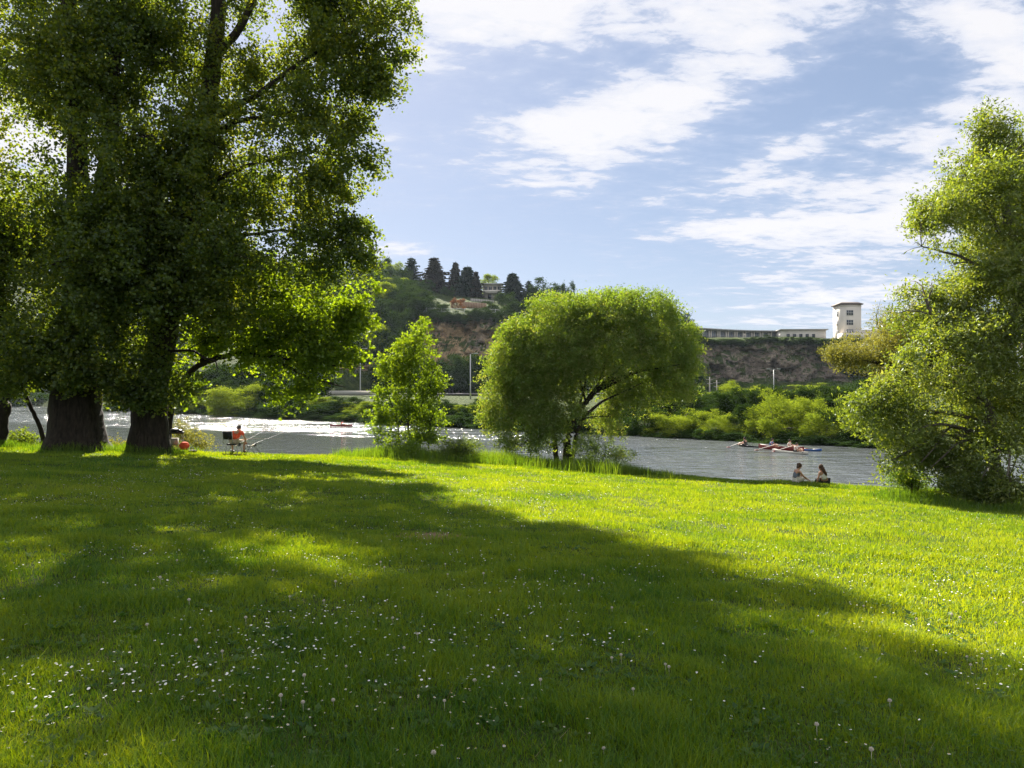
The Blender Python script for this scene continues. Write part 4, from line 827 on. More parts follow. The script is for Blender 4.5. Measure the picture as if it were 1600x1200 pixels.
fence('cliff_fence', 'long pale green mesh fence along the top of the orange cliff', [((u - U0) / F * 266, 266, far_z((u - U0) / F * 266, 266) + .2) for u in range(654, 801, 12)], 2.2, 3.0)
# road along the foot of the hill: carriageway, kerb and parapet, following the bank
rd = MB(); kb = MB(); par = MB(); asphalt = simple('asphalt', (.055, .055, .058), .9, vary=.2, scale=3)
pr = []
for u in list(range(-100, 1500, 40)):
    up = (u - U0) / F; d0 = min(101 / max(1 + up, .22), 420); hb = max(np.interp(u, KU, K_HB), d0 + 48); pr.append((up, hb - 18, hb - 9))
for (a, a0, a1), (c, c0, c1) in zip(pr[:-1], pr[1:]):
    rd.add([(a * a0, a0, .95), (c * c0, c0, .95), (c * c1, c1, .95), (a * a1, a1, .95)], [(0, 1, 2, 3)])
    kb.tube([(a * a0, a0, .98), (c * c0, c0, .98)], .16, 4)
tag(rd.build('road', asphalt), 'riverside road at the foot of the cliffs', None, None, 'structure'); tag(kb.build('kerb', M_CONC), 'kerb of the riverside road', None, None, 'structure')
p0 = thing('road_parapet', 'low concrete parapet along the riverside road left of the young tree', 'wall', ((480 - U0) / F * 178, 178, .7)); o = Vector(p0.location)
b = MB(); a = at(478, 606, 178); c = at(580, 610, 204); a.z = .9; c.z = .9
mid = (a + c) / 2; b.box(mid - o + Vector((0, 0, .35)), ((c - a).length, .4, 1.2), math.atan2((c - a).y, (c - a).x)); b.build('wall_panel', M_CONC, p0)
# lamps and poles
def lamp(u, d, vtop, label, arms=1, r=.09):
    x = (u - U0) / F * d; z0 = far_z(x, d) - .2; zt = EYE + (HZ - vtop) / F * d; root = thing('street_lamp', label, 'street lamp', (x, d, z0), 0, 'street lamps by the riverside road'); h = zt - z0
    b = MB(); b.tube([(0, 0, 0), (0, 0, h * .35), (0, 0, h - .1)], [r * 1.5, r, r * .75], 8); b.build('pole', M_GALV, root)
    for s in ((1,) if arms == 1 else (-1, 1)):
        b = MB(); b.tube([(0, 0, h - .12), (s * .5, 0, h + .05), (s * 1.1, 0, h + .12)], [.05, .045, .04], 6); b.build('arm', M_GALV, root)
        b = MB(); b.box((s * 1.45, 0, h + .12), (.85, .3, .16)); b.box((s * 1.5, 0, h + .02), (.6, .22, .06)); b.build('lamp_head', M_FENCE, root)
lamp(735, 186, 553, 'tall single arm street lamp in front of the dark bushes under the orange cliff', 1, .13)
lamp(1209, 215, 577, 'double armed street lamp in front of the grey cliff', 2, .13)
lamp(563, 208, 545, 'grey street lamp standing by the concrete parapet', 1, .13)
def upole(u, d, vtop, label):
    x = (u - U0) / F * d; z0 = far_z(x, d) - .2; h = EYE + (HZ - vtop) / F * d - z0; root = thing('utility_pole', label, 'pole', (x, d, z0), 0, 'utility poles right of the domed willow')
    b = MB(); b.tube([(0, 0, 0), (0, 0, h)], [.17, .12], 8); b.build('pole', M_CONC, root)
    b = MB(); b.box((0, 0, h - .6), (1.6, .12, .12)); b.box((0, 0, h - 1.5), (1.2, .12, .12)); b.build('crossarm', M_CONC, root)
upole(1109, 172, 589, 'left one of two thin utility poles above the far bank trees'); upole(1120, 176, 594, 'shorter right one of two thin utility poles above the far bank trees')

# ------------------------------------------------------------------ people
M_SKIN = simple('skin', (.48, .26, .17), .55, vary=.05); M_RED = simple('red_cloth', (.80, .10, .035), .85, vary=.1); M_KHAKI = simple('khaki_cloth', (.48, .40, .29), .9); M_DARK = simple('dark_cloth', (.02, .02, .024), .85)
M_BLUEG = simple('grey_blue_cloth', (.14, .16, .20), .9); M_WHITE = simple('white_cloth', (.72, .68, .62), .85, vary=.05); M_HAIRB = simple('brown_hair', (.07, .035, .018), .85, vary=.3, scale=30); M_HAIRD = simple('dark_hair', (.020, .014, .012), .9, vary=.3, scale=30)
M_SHOE = simple('dark_shoe', (.03, .028, .026), .6); M_BLACK = simple('black_plastic', (.015, .015, .017), .4); M_BLUE = simple('blue_paint', (.03, .12, .42), .35); M_REDP = simple('red_hull', (.22, .03, .028), .35)
def skin_obj(name, pts, edges, radii, mat, parent, sub=2, root_i=0):
    me = bpy.data.meshes.new(name); me.from_pydata([tuple(p) for p in pts], edges, []); o = link(name, me, mat, parent)
    m = o.modifiers.new('Skin', 'SKIN'); m.use_smooth_shade = True
    for i, r in enumerate(radii):
        d = me.skin_vertices[0].data[i]; d.radius = (r, r) if not hasattr(r, '__len__') else r; d.use_root = (i == root_i)
    s = o.modifiers.new('Sub', 'SUBSURF'); s.levels = sub; s.render_levels = sub
    return o
def body(root, J, legs=True):
    """J: joints in local metres. One continuous skinned surface with hands of five fingers and feet."""
    P = []; E = []; Rd = []; I = {}
    def n(k, p, r, par=None):
        I[k] = len(P); P.append(Vector(p)); Rd.append(r)
        if par is not None: E.append((I[par], I[k]))
    pv, ch, nk, hd = [Vector(J[k]) for k in ('pelvis', 'chest', 'neck', 'head')]
    face = Vector(J['face']).normalized(); up = (hd - nk).normalized()
    n('pelvis', pv, (.15, .12)); n('belly', pv.lerp(ch, .5), (.125, .10), 'pelvis'); n('chest', ch, (.15, .11), 'belly'); n('neck0', ch.lerp(nk, .75), (.07, .065), 'chest'); n('neck', nk, .052, 'neck0')
    n('jaw', hd - up * .05 + face * .015, .070, 'neck'); n('skull', hd + up * .03, .086, 'jaw'); n('crown', hd + up * .085 - face * .01, .062, 'skull')
    n('nose', hd - up * .01 + face * .098, .012, 'jaw')
    for s in ('l', 'r'):
        sh, el, ha = [Vector(J[k + s]) for k in ('shoulder_', 'elbow_', 'hand_')]
        n('sh' + s, sh, .058, 'chest'); n('ua' + s, sh.lerp(el, .5), .046, 'sh' + s); n('el' + s, el, .039, 'ua' + s); n('fa' + s, el.lerp(ha, .4), .038, 'el' + s); n('wr' + s, ha, .026, 'fa' + s)
        d = (ha - el).normalized(); side = d.cross(Vector((0, 0, 1)) if abs(d.z) < .9 else Vector((0, 1, 0))).normalized(); dn = d.cross(side).normalized()
        n('pa' + s, ha + d * .06, (.036, .018), 'wr' + s)
        for f, (o, l) in enumerate(((-.030, .062), (-.010, .074), (.010, .070), (.029, .054))):
            a = ha + d * .088 + side * o; n('f%d%s' % (f, s), a, .010, 'pa' + s); n('g%d%s' % (f, s), a + d * l * .5 + dn * .012, .009, 'f%d%s' % (f, s)); n('h%d%s' % (f, s), a + d * l * .8 + dn * .036, .007, 'g%d%s' % (f, s))
        n('t0' + s, ha + d * .045 + side * .040, .012, 'pa' + s); n('t1' + s, ha + d * .078 + side * .062 + dn * .012, .009, 't0' + s)
        hp, kn, an, to = [Vector(J[k + s]) for k in ('hip_', 'knee_', 'ankle_', 'toe_')]
        n('hp' + s, hp, .095, 'pelvis'); n('th' + s, hp.lerp(kn, .5), .078, 'hp' + s); n('kn' + s, kn, .056, 'th' + s); n('ca' + s, kn.lerp(an, .35), .058, 'kn' + s); n('an' + s, an, .036, 'ca' + s); n('to' + s, to, .034, 'an' + s)
    return skin_obj('body', P, E, Rd, M_SKIN, root)
def person(label, loc, J, rz=0, group=None, top=None, sleeves=.5, bottom=None, leglen=.95, hair=None, hairpts=None, shoes=True):
    root = thing('person', label, 'person', loc, rz, group); body(root, J)
    V = {k: Vector(v) for k, v in J.items()}
    if top:
        P = [V['pelvis'] + Vector((0, 0, .04)), V['pelvis'].lerp(V['chest'], .5), V['chest'], V['chest'].lerp(V['neck'], .62)]; E = [(0, 1), (1, 2), (2, 3)]; Rd = [(.168, .138), (.148, .122), (.172, .132), (.085, .078)]
        for s in ('l', 'r'):
            sh, el = V['shoulder_' + s], V['elbow_' + s]; i = len(P)
            if sleeves > 0: P += [sh, sh.lerp(el, sleeves)]; E += [(2, i), (i, i + 1)]; Rd += [.074, .068]
            else: P += [V['chest'].lerp(sh, .8)]; E += [(2, i)]; Rd += [.062]
        skin_obj('shirt' if sleeves > 0 else 'tank_top', P, E, Rd, top, root)
    if bottom:
        P = [V['pelvis']]; E = []; Rd = [(.158, .135)]
        for s in ('l', 'r'):
            i = len(P); hp, kn, an = V['hip_' + s], V['knee_' + s], V['ankle_' + s]; P += [hp, hp.lerp(kn, .5)]; E += [(0, i), (i, i + 1)]; Rd += [.118, .105]
            if leglen < 1: P += [hp.lerp(kn, leglen)]; E += [(i + 1, i + 2)]; Rd += [.098]
            else: P += [kn, kn.lerp(an, leglen - 1)]; E += [(i + 1, i + 2), (i + 2, i + 3)]; Rd += [.078, .055]
        skin_obj('shorts' if leglen < 1 else 'trousers', P, E, Rd, bottom, root)
    if shoes:
        for s in ('l', 'r'):
            a, t = V['ankle_' + s], V['toe_' + s]; skin_obj('shoe', [a - Vector((0, 0, .01)), a - Vector((0, 0, .05)) + (a - t) * .15, a.lerp(t, .6) - Vector((0, 0, .02)), t], [(0, 1), (1, 2), (2, 3)], [.046, .05, .046, .040], M_SHOE, root, 2, 1)
    if hair:
        up = (V['head'] - V['neck']).normalized(); f = V['face'].normalized(); h = V['head']
        hb = MB(); q = up.to_track_quat('Z', 'Y').to_matrix(); c_ = h + up * .052 - f * .036; hb.ell(c_, (.100, .098, .106), 16, 12, q)
        hb.V = [tuple(Vector(v) + (Vector(v) - c_) * (.10 * math.sin(31 * v[0] + 17 * v[1]) * math.sin(23 * v[2] + 9 * v[0]))) for v in hb.V]
        hb.ell(h - f * .062 - up * .035, (.062, .062, .060), 10, 8, q)
        if hairpts and len(hairpts) == 1: hb.ell(hairpts[0][0], (hairpts[0][1],) * 3, 10, 8)
        elif hairpts:
            pts = [h - f * .05 + up * .02] + [Vector(a) for a, r in hairpts]; hb.tube([pts[0], pts[0].lerp(pts[1], .6)] + pts[1:] + [pts[-1] + (pts[-1] - pts[-2]) * .25], [.080, .082] + [r + .012 for a, r in hairpts] + [.008], 12)
        hb.build('hair', hair, root, True)
    return root
def J_(**k): return k
# angler, seen from behind, bent forward on a folding chair
AX, AY = (366 - U0) / F * 34.4, 34.4; AZ = gz(AX, AY) + .02
SEAT = .44
person('seated angler in red t-shirt and khaki shorts bent forward, seen from behind', (AX, AY, AZ),
    J_(pelvis=(0, 0, SEAT + .12), chest=(.05, .24, SEAT + .46), neck=(.06, .36, SEAT + .60), head=(.05, .46, SEAT + .66), face=(.1, .75, -.66),
       shoulder_l=(-.16, .28, SEAT + .50), shoulder_r=(.25, .27, SEAT + .50), elbow_l=(-.26, .42, SEAT + .28), elbow_r=(.37, .30, SEAT + .24), hand_l=(-.14, .60, SEAT + .16), hand_r=(.36, .46, SEAT + .06),
       hip_l=(-.11, .04, SEAT + .09), hip_r=(.12, .04, SEAT + .09), knee_l=(-.25, .44, SEAT + .06), knee_r=(.30, .44, SEAT + .06), ankle_l=(-.22, .40, .09), ankle_r=(.30, .38, .09), toe_l=(-.24, .58, .045), toe_r=(.33, .56, .045)),
    top=M_RED, sleeves=.55, bottom=M_KHAKI, leglen=.93, hair=M_HAIRD)
ch = thing('folding_chair', 'low folding fishing chair with a black backrest under the seated angler', 'chair', (AX - .05, AY, AZ))
b = MB(); b.box((0, .1, SEAT - .03), (.50, .48, .06)); b.build('seat', M_DARK, ch)
b = MB(); b.box((-.17, -.22, SEAT + .38), (.38, .05, .36), 0, Matrix.Rotation(R(12), 3, 'X')); b.build('backrest', M_DARK, ch)
for sx in (-1, 1):
    for (y0, y1) in ((-.16, -.22), (.30, .36)):
        b = MB(); b.tube([(sx * .23, y0, SEAT - .04), (sx * .27, y1, 0)], .014, 6); b.build('leg', M_GALV, ch)
b = MB(); b.tube([(-.37, -.17, SEAT - .02), (-.38, -.25, SEAT + .58)], .014, 6); b.tube([(.04, -.17, SEAT - .02), (.04, -.25, SEAT + .58)], .014, 6)
b.tube([(-.27, -.22, .12), (.27, .36, .16)], .010, 5); b.tube([(.27, -.22, .12), (-.27, .36, .16)], .010, 5); b.build('frame', M_GALV, ch)
# rod pod with two rods
px, py = (391 - U0) / F * 34.5, 34.5; pz = gz(px, py); pod = thing('rod_pod', 'black fishing rod stand with splayed legs beside the angler', 'rod stand', (px, py, pz))
for (sx, sy) in ((-.34, .4), (.38, .4), (-.34, -.35), (.38, -.35)): b = MB(); b.tube([(sx * .2, sy * .6, .40), (sx, sy, 0)], .012, 5); b.build('leg', M_BLACK, pod)
b = MB(); b.tube([(0, -.35, .40), (0, .4, .42)], .014, 6); b.tube([(-.40, -.3, .44), (.40, -.3, .44)], .014, 6); b.tube([(-.40, .35, .50), (.40, .35, .50)], .014, 6); b.build('bar', M_BLACK, pod)
for sx in (-.36, .34):
    b = MB(); b.tube([(sx, -.3, .44), (sx, -.3, .52)], .02, 6); b.ell((sx, -.3, .54), (.035, .035, .045)); b.build('bite_alarm', M_BLACK, pod)
for i, sx in enumerate((-.36, .34)):
    r_ = thing('fishing_rod', ('fishing rod resting on the stand, nearer to the angler' if i == 0 else 'fishing rod resting on the right side of the stand'), 'fishing rod', (px + sx, py, pz), 0, 'fishing rods')
    b = MB(); b.tube([(-.02, -.9, .45), (0, -.3, .555), (.05 + i * .2, 1.2, .74), (.1 + i * .4, 2.9, .98)], [.012, .009, .006, .003], 6); b.build('blank', M_BLACK, r_)
    b = MB(); b.tube([(-.02, -.92, .447), (-.01, -.55, .511)], .017, 7); b.build('handle', M_KHAKI, r_)
    b = MB(); b.ell((-.01, -.42, .46), (.035, .05, .045)); b.tube([(-.01, -.42, .46), (.07, -.42, .46)], .010, 5); b.build('reel', M_BLACK, r_)
b = MB(); b.tube([(AX + .12, AY + .50, AZ + .60), (AX + .7, AY + .55, AZ + .63), (AX + 1.9, AY + .9, AZ + .60)], [.016, .010, .004], 6)
tag(b.build('landing_net_pole', M_KHAKI), 'pale thin pole lying across the angler knees and pointing right', 'fishing pole')
# bags beside the trunk
def bag(name, label, u, d, w, dp, h, mat, cat, strap=True):
    x = (u - U0) / F * d; root = thing(name, label, cat, (x, d, gz(x, d)), .3)
    P = [(0, 0, h * .28), (0, 0, h * .5), (0, 0, h * .78)]; skin_obj('bag_body', P, [(0, 1), (1, 2)], [(w * .5, dp * .5), (w * .52, dp * .5), (w * .38, dp * .4)], mat, root, 2)
    b = MB(); b.tube([(-w * .2, 0, h * .95), (-w * .1, 0, h * 1.12), (w * .1, 0, h * 1.12), (w * .2, 0, h * .95)], .014, 5); b.build('handle', M_BLACK, root)
    b = MB(); b.box((0, -dp * .48, h * .42), (w * .6, dp * .18, h * .38)); b.build('pocket', mat, root); return root
bag('backpack', 'red backpack on the grass beside the trunk', 288, 33.3, .46, .34, .62, M_RED, 'backpack')
bag('tackle_bag', 'small black bag lying flat right of the red backpack', 301, 33.2, .40, .26, .20, M_DARK, 'bag')
x, d = (276 - U0) / F * 33.7, 33.7; cb = thing('bait_table', 'black topped tackle stand with thin legs behind the red backpack', 'tackle stand', (x, d, gz(x, d)), .2)
b = MB(); b.box((0, 0, .84), (.56, .40, .08)); b.ell((-.08, 0, .95), (.2, .15, .09)); b.ell((.14, .03, .92), (.12, .12, .06)); b.build('top', M_BLACK, cb)
for sx in (-.24, .24):
    for sy in (-.15, .15): b = MB(); b.tube([(sx, sy, .82), (sx * 1.15, sy * 1.2, 0)], .012, 5); b.build('leg', M_GALV, cb)
b = MB(); b.box((-.1, 0, .45), (.30, .28, .30)); b.build('shelf_box', M_CONC, cb)
# two women sitting on the edge of the lawn
wx, wy = (1246 - U0) / F * 32.3, 32.3; wz = gz(wx, wy) + .02
person('woman in grey blue tank top with hair bun, sitting on the grass and reaching right', (wx, wy, wz),
    J_(pelvis=(-.08, 0, .12), chest=(-.02, .02, .40), neck=(.05, .02, .555), head=(.10, .02, .66), face=(1, .15, -.12),
       shoulder_l=(-.03, .19, .47), shoulder_r=(.03, -.16, .47), elbow_l=(.16, .26, .30), elbow_r=(.19, -.16, .27), hand_l=(.36, .24, .17), hand_r=(.40, -.10, .13),
       hip_l=(-.02, .11, .11), hip_r=(-.01, -.09, .11), knee_l=(.34, .42, .22), knee_r=(.38, .16, .16), ankle_l=(.36, .66, -.06), ankle_r=(.16, .42, .04), toe_l=(.46, .78, -.16), toe_r=(.10, .58, -.02)),
    top=M_BLUEG, sleeves=0, bottom=M_WHITE, leglen=.9, hair=M_HAIRB, hairpts=[((.02, .02, .76), .045)])
wx, wy = (1286 - U0) / F * 32.3, 32.3; wz = gz(wx, wy) + .02
person('woman with long brown hair, white top and black trousers, sitting with her back turned', (wx, wy, wz),
    J_(pelvis=(.08, 0, .12), chest=(.0, .03, .40), neck=(-.05, .03, .555), head=(-.08, .05, .66), face=(-.75, .65, -.05),
       shoulder_l=(-.15, -.02, .46), shoulder_r=(.13, .06, .46), elbow_l=(-.22, -.06, .25), elbow_r=(.22, .22, .28), hand_l=(-.25, .02, .06), hand_r=(.16, .42, .22),
       hip_l=(.0, .10, .11), hip_r=(.16, .06, .11), knee_l=(-.06, .48, .12), knee_r=(.14, .48, .14), ankle_l=(-.04, .82, -.10), ankle_r=(.08, .80, -.08), toe_l=(-.06, .98, -.18), toe_r=(.10, .98, -.18)),
    top=M_WHITE, sleeves=0, bottom=M_DARK, leglen=1.6, hair=M_HAIRB, hairpts=[((-.02, -.05, .60), .062), ((.03, -.10, .50), .052), ((.09, -.13, .38), .030)])

# ------------------------------------------------------------------ boats
def hull(b, L_, W, H_, n=14, sheer=.12, z0=-.08):
    V = []; Q = []; m = 6
    for i in range(n + 1):
        t = i / n; s = math.sin(math.pi * min(1, max(0, t))) ** .6; y = (t - .5) * L_; up = sheer * (2 * t - 1) ** 2
        for k in range(m + 1):
            a = math.pi * k / m; V.append((y, -math.cos(a) * W / 2 * s, z0 + H_ * (1 - math.sin(a) ** .7 * 1.0) + up))
    for i in range(n):
        for k in range(m): Q.append((i * (m + 1) + k, (i + 1) * (m + 1) + k, (i + 1) * (m + 1) + k + 1, i * (m + 1) + k + 1))
    b.add(V, Q); return b
def rower(label, x, y, z, rz, top, hair=M_HAIRD, oar=None, group=None):
    return person(label, (x, y, z), J_(pelvis=(0, 0, .10), chest=(.05, 0, .40), neck=(.10, 0, .56), head=(.13, 0, .67), face=(1, 0, 0),
        shoulder_l=(.06, .18, .47), shoulder_r=(.06, -.18, .47), elbow_l=(.26, .24, .30), elbow_r=(.26, -.24, .30), hand_l=(.48, .18, .30), hand_r=(.48, -.18, .30),
        hip_l=(.04, .10, .08), hip_r=(.04, -.10, .08), knee_l=(.42, .13, .24), knee_r=(.42, -.13, .24), ankle_l=(.74, .12, .06), ankle_r=(.74, -.12, .06), toe_l=(.84, .12, .16), toe_r=(.84, -.12, .16)),
        rz=rz, top=top, sleeves=.3, bottom=M_DARK, leglen=.6, hair=hair, group=group)
def boat(name, label, u, v, L_, W, H_, mat, rz, seats, top_mats, plabels, cat, oars=0, dd=None):
    d = dd or (EYE - WATER) / ((v - HZ) / F); x = (u - U0) / F * d; root = thing(name, label, cat, (x, d, WATER), rz)
    b = MB(); hull(b, L_, W, H_); b.build('hull', mat, root, True)
    b = MB(); b.tube([(-L_ * .46, 0, H_ + .02), (-L_ * .25, 0, H_ - .07)], [.02, .07], 6); b.tube([(L_ * .25, 0, H_ - .07), (L_ * .46, 0, H_ + .02)], [.07, .02], 6); b.build('deck', M_WHITE, root)
    for i, s in enumerate(seats):
        b = MB(); b.box((s, 0, H_ * .35), (.3, W * .6, .05)); b.build('seat', M_WOOD, root)
        sx, sy = x + s * math.cos(rz), d + s * math.sin(rz); rower(plabels[i], sx, sy, WATER + H_ * .38, rz, top_mats[i])
        if oars:
            for q in ((-1, 1) if oars == 2 else (1,)):
                hx, hy = s + .5, q * .16; ex, ey = s + .2 + .5 * q * 0, q * 2.2
                o = thing('oar' if oars == 2 else 'paddle', ('oar' if oars == 2 else 'paddle') + (' on near side of ' if q < 0 else ' on far side of ') + plabels[i], 'oar', (sx, sy, WATER), rz)
                b = MB(); b.tube([(.48, q * .16, H_ * .38 + .30), (.2, ey, .10)], .022, 5); b.build('shaft', M_WHITE, o)
                b = MB(); b.box((.18, ey + q * .2, .06), (.18, .45, .03)); b.build('blade', M_REDP, o)
    return root
boat('rowing_boat', 'red rowing boat carrying several people near the far bank', 1220, 703, 4.4, .85, .36, M_REDP, R(-52), [-.95, .75], [M_BLUE, M_WHITE], ['rower in blue at the left end of the red boat', 'person in white at the middle of the red boat'], 'boat', 2)
boat('kayak', 'pale kayak just in front of the red rowing boat', 1234, 708, 3.6, .6, .22, M_WHITE, R(-60), [.6], [M_WHITE], ['paddler in white in the pale kayak'], 'kayak', 0)
boat('kayak', 'low blue kayak right of the red rowing boat', 1257, 704, 2.8, .55, .18, M_BLUE, R(-35), [], [], [], 'kayak')
boat('kayak', 'thin black kayak trailing left of the red rowing boat', 1182, 699, 3.6, .5, .16, M_BLACK, R(130), [1.1], [M_DARK], ['paddler in dark clothes in the thin black kayak'], 'kayak', 1)
boat('kayak', 'small red kayak far off on the glittering water, left of the young tree', 533, 666, 3.4, .6, .25, M_REDP, R(-10), [.1], [M_RED], ['tiny paddler in red far off on the glittering water'], 'kayak', 1)

# ------------------------------------------------------------------ lawn grass
def lawn_points(n, r0, r1, k, rs, margin=1.6, half=.72):
    d = ((rs.random(n) * (r1 ** k - r0 ** k)) + r0 ** k) ** (1 / k); x = rs.uniform(-1, 1, n) * (half * d + margin); return x, d
def blades(x, y, h, w, rs, segs=2, lean=.35, tint=None, base=0.0):
    n = len(x); z = near_z(x, y) + base; th = rs.uniform(0, 2 * math.pi, n); W = np.stack([np.cos(th), np.sin(th), 0 * th], 1) * (w / 2)[:, None]
    ph = rs.uniform(0, 2 * math.pi, n); le = rs.random(n) ** .7 * lean; dirn = np.stack([np.cos(ph) * le, np.sin(ph) * le, 0 * ph], 1); P0 = np.stack([x, y, z - .008], 1)
    up = np.stack([0 * h, 0 * h, h], 1); P1 = P0 + up * .55 + dirn * (h * .30)[:, None]; P2 = P0 + up * (1 - .25 * le[:, None]) + dirn * (h * 1.0)[:, None]
    if segs == 2:
        V = np.stack([P0 - W, P0 + W, P1 + W * .8, P1 - W * .8, P2 + W * .12, P2 - W * .12], 1).reshape(-1, 3); i = np.arange(n)[:, None] * 6
        Q = np.concatenate([i + np.array([[0, 1, 2, 3]]), i + np.array([[3, 2, 4, 5]])]); A = np.concatenate([tint, tint])
    else:
        V = np.stack([P0 - W, P0 + W, P2 + W * .15, P2 - W * .15], 1).reshape(-1, 3); Q = np.arange(n)[:, None] * 4 + np.array([[0, 1, 2, 3]]); A = tint
    return V, Q, A
def join(parts):
    Vs, Qs, As = [], [], []; n = 0
    for V, Q_, A in parts: Vs.append(V); Qs.append(Q_ + n); As.append(A); n += len(V)
    return np.concatenate(Vs), np.concatenate(Qs), np.concatenate(As)
rs = np.random.default_rng(77)
def keep_mask(x, y, rs):
    pd = np.hypot((x - PATCH[0]) / .72, (y - PATCH[1]) / .46) + .6 * (fbm(p3(x, y), 3, 3, 60) - .5)
    thin = fbm(p3(x, y), 1.3, 3, 61)
    return (rs.random(len(x)) > np.clip(1.25 - pd, 0, 1) * .96) & (rs.random(len(x)) < np.clip(.35 + thin * 1.4, 0, 1))
def tintf(x, y, rs, lo=0.0):
    g = fbm(p3(x, y), .55, 3, 62) ; g2 = fbm(p3(x, y), 3.0, 2, 63); dead = (rs.random(len(x)) < .10) * .22
    g3 = fbm(p3(x, y), .16, 2, 65)
    return np.clip(.08 + .60 * (g - .30) + .40 * (g2 - .32) + .25 * (g3 - .4) + .36 * rs.random(len(x)) + dead + lo, 0, 1)
parts = []
for (n, r0, r1, k, segs) in ((430000, 2.6, 12, .45, 2), (560000, 11.5, 41, .35, 1)):
    x, y = lawn_points(n, r0, r1, k, rs); e = np.interp(x, EX, EY); m = keep_mask(x, y, rs) & (y < e + 3.5); x, y = x[m], y[m]; n_ = len(x)
    clump = fbm(p3(x, y), 1.6, 3, 64); h = (.025 + .085 * np.clip(clump * 1.9 - .55, 0, 1) + .030 * rs.random(n_)); w = .0052 * np.maximum(1, y / 5) ** .85 * rs.uniform(.7, 1.3, n_)
    tall = rs.random(n_) < .012; h[tall] *= 1.9
    h *= np.clip(1 + (y - 25) / 40, 1, 1.4)
    parts.append(blades(x, y, h, w, rs, segs, .75, tintf(x, y, rs)))
V, Q, A = join(parts)
tag(link('lawn_grass', np_mesh('lawn_grass', V, Q, False, {'rnd': A}), L_GRS), 'short green grass covering the lawn', 'grass', None, 'stuff')
# dry stems
x, y = lawn_points(15000, 2.7, 30, .55, rs); m = fbm(p3(x, y), .9, 3, 77) > .44; x, y = x[m], y[m]
V, Q, A = blades(x, y, rs.uniform(.03, .10, len(x)), .0036 * np.maximum(1, y / 6) ** .8, rs, 1, 1.6, rs.random(len(x)))
tag(link('dry_grass', np_mesh('dry_grass', V, Q, False, {'rnd': A}), leaf_mat('dry_stem', (.16, .13, .06), (.27, .22, .11), (.36, .30, .17), .3, (1.2, 1.1, .8), .02, .5)), 'dry straw coloured stems lying in the lawn grass', 'grass', None, 'stuff')
# broad weeds lying among the grass
x, y = lawn_points(5200, 2.8, 20, .7, rs); m = fbm(p3(x, y), .8, 3, 75) > .47; x, y = x[m], y[m]; n = len(x); kk = 7
cx = np.repeat(x, kk); cy_ = np.repeat(y, kk); a = np.repeat(rs.uniform(0, 6.28, n), kk) + np.tile(np.arange(kk) * .9, n) + rs.normal(size=n * kk) * .2; L_ = np.repeat(rs.uniform(.03, .065, n), kk) * rs.uniform(.6, 1.2, n * kk); up_ = rs.uniform(.15, .9, n * kk); w_ = L_ * rs.uniform(.18, .34, n * kk)
D = np.stack([np.cos(a), np.sin(a), up_], 1); S_ = np.stack([-np.sin(a), np.cos(a), 0 * a], 1); P0 = np.stack([cx, cy_, near_z(cx, cy_) + .012], 1)
P1 = P0 + D * (L_ * .55)[:, None]; P2 = P0 + D * L_[:, None] * np.array([1, 1, .75])
V = np.stack([P0, P1 + S_ * w_[:, None], P2, P1 - S_ * w_[:, None]], 1).reshape(-1, 3)
tag(link('lawn_weeds', np_mesh('lawn_weeds', V, np.arange(len(V)).reshape(-1, 4), False, {'rnd': np.repeat(rs.random(n), kk)}), L_CLV), 'broad leaved weeds lying among the lawn grass', 'weeds', None, 'stuff')
# clover among the grass
x, y = lawn_points(26000, 2.6, 14, .7, rs); m = (fbm(p3(x, y), .9, 3, 70) > .50); x, y = x[m], y[m]; n = len(x)
cx = np.repeat(x, 3); cy_ = np.repeat(y, 3); a = np.repeat(rs.uniform(0, 6.28, n), 3) + np.tile([0, 2.09, 4.19], n); hh = np.repeat(rs.uniform(.025, .06, n), 3); s = np.repeat(rs.uniform(.009, .014, n) * np.maximum(1, y / 7), 3)
C = np.stack([cx + np.cos(a) * s * .55, cy_ + np.sin(a) * s * .55, near_z(cx, cy_) + hh], 1); D = np.stack([np.cos(a), np.sin(a), rs.uniform(-.3, .3, len(a))], 1); S_ = np.stack([-np.sin(a), np.cos(a), rs.uniform(-.2, .2, len(a))], 1)
V = np.stack([C - D * s[:, None] * .5, C + S_ * s[:, None] * .5 + D * s[:, None] * .1, C + D * s[:, None] * .5, C - S_ * s[:, None] * .5 + D * s[:, None] * .1], 1).reshape(-1, 3)
tag(link('clover_leaves', np_mesh('clover_leaves', V, np.arange(len(V)).reshape(-1, 4), False, {'rnd': np.repeat(rs.random(n), 3)}), L_CLV), 'low clover leaves growing among the lawn grass', 'clover', None, 'stuff')
# tall grass along the edge of the bank
parts = []
n = 90000; x = rs.uniform(-32, 24, n); e = np.interp(x, EX, EY)
off = rs.normal(size=n) * 1.3 + 1.6; y = e + off; dens = np.interp(x, [-32, -16, -13.5, -9.5, -8, 6, 8, 15, 17, 24], [.5, .5, .06, .10, 1, 1, .30, .25, .6, .6]) * (fbm(p3(x, y), .4, 2, 81) > .36)
m = rs.random(n) < dens; x, y = x[m], y[m]; cl = fbm(p3(x, y), .5, 3, 82)
hs = np.interp(x, [-32, -14, -12, -9, -6.5, 5, 7.5, 14, 24], [.45, .4, .12, .12, .75, .7, .16, .13, .45]); h = hs * (.35 + 1.1 * cl) * rs.uniform(.5, 1.1, len(x)); w = rs.uniform(.012, .022, len(x))
parts.append(blades(x, y, h, w, rs, 2, .45, np.clip(cl + rs.uniform(-.3, .3, len(x)), 0, 1)))
n = 26000; x = rs.uniform(-9, 7, n); y = rs.uniform(38, 46, n); cl = fbm(p3(x, y), .5, 3, 83); m = cl > .4; x, y, cl = x[m], y[m], cl[m]
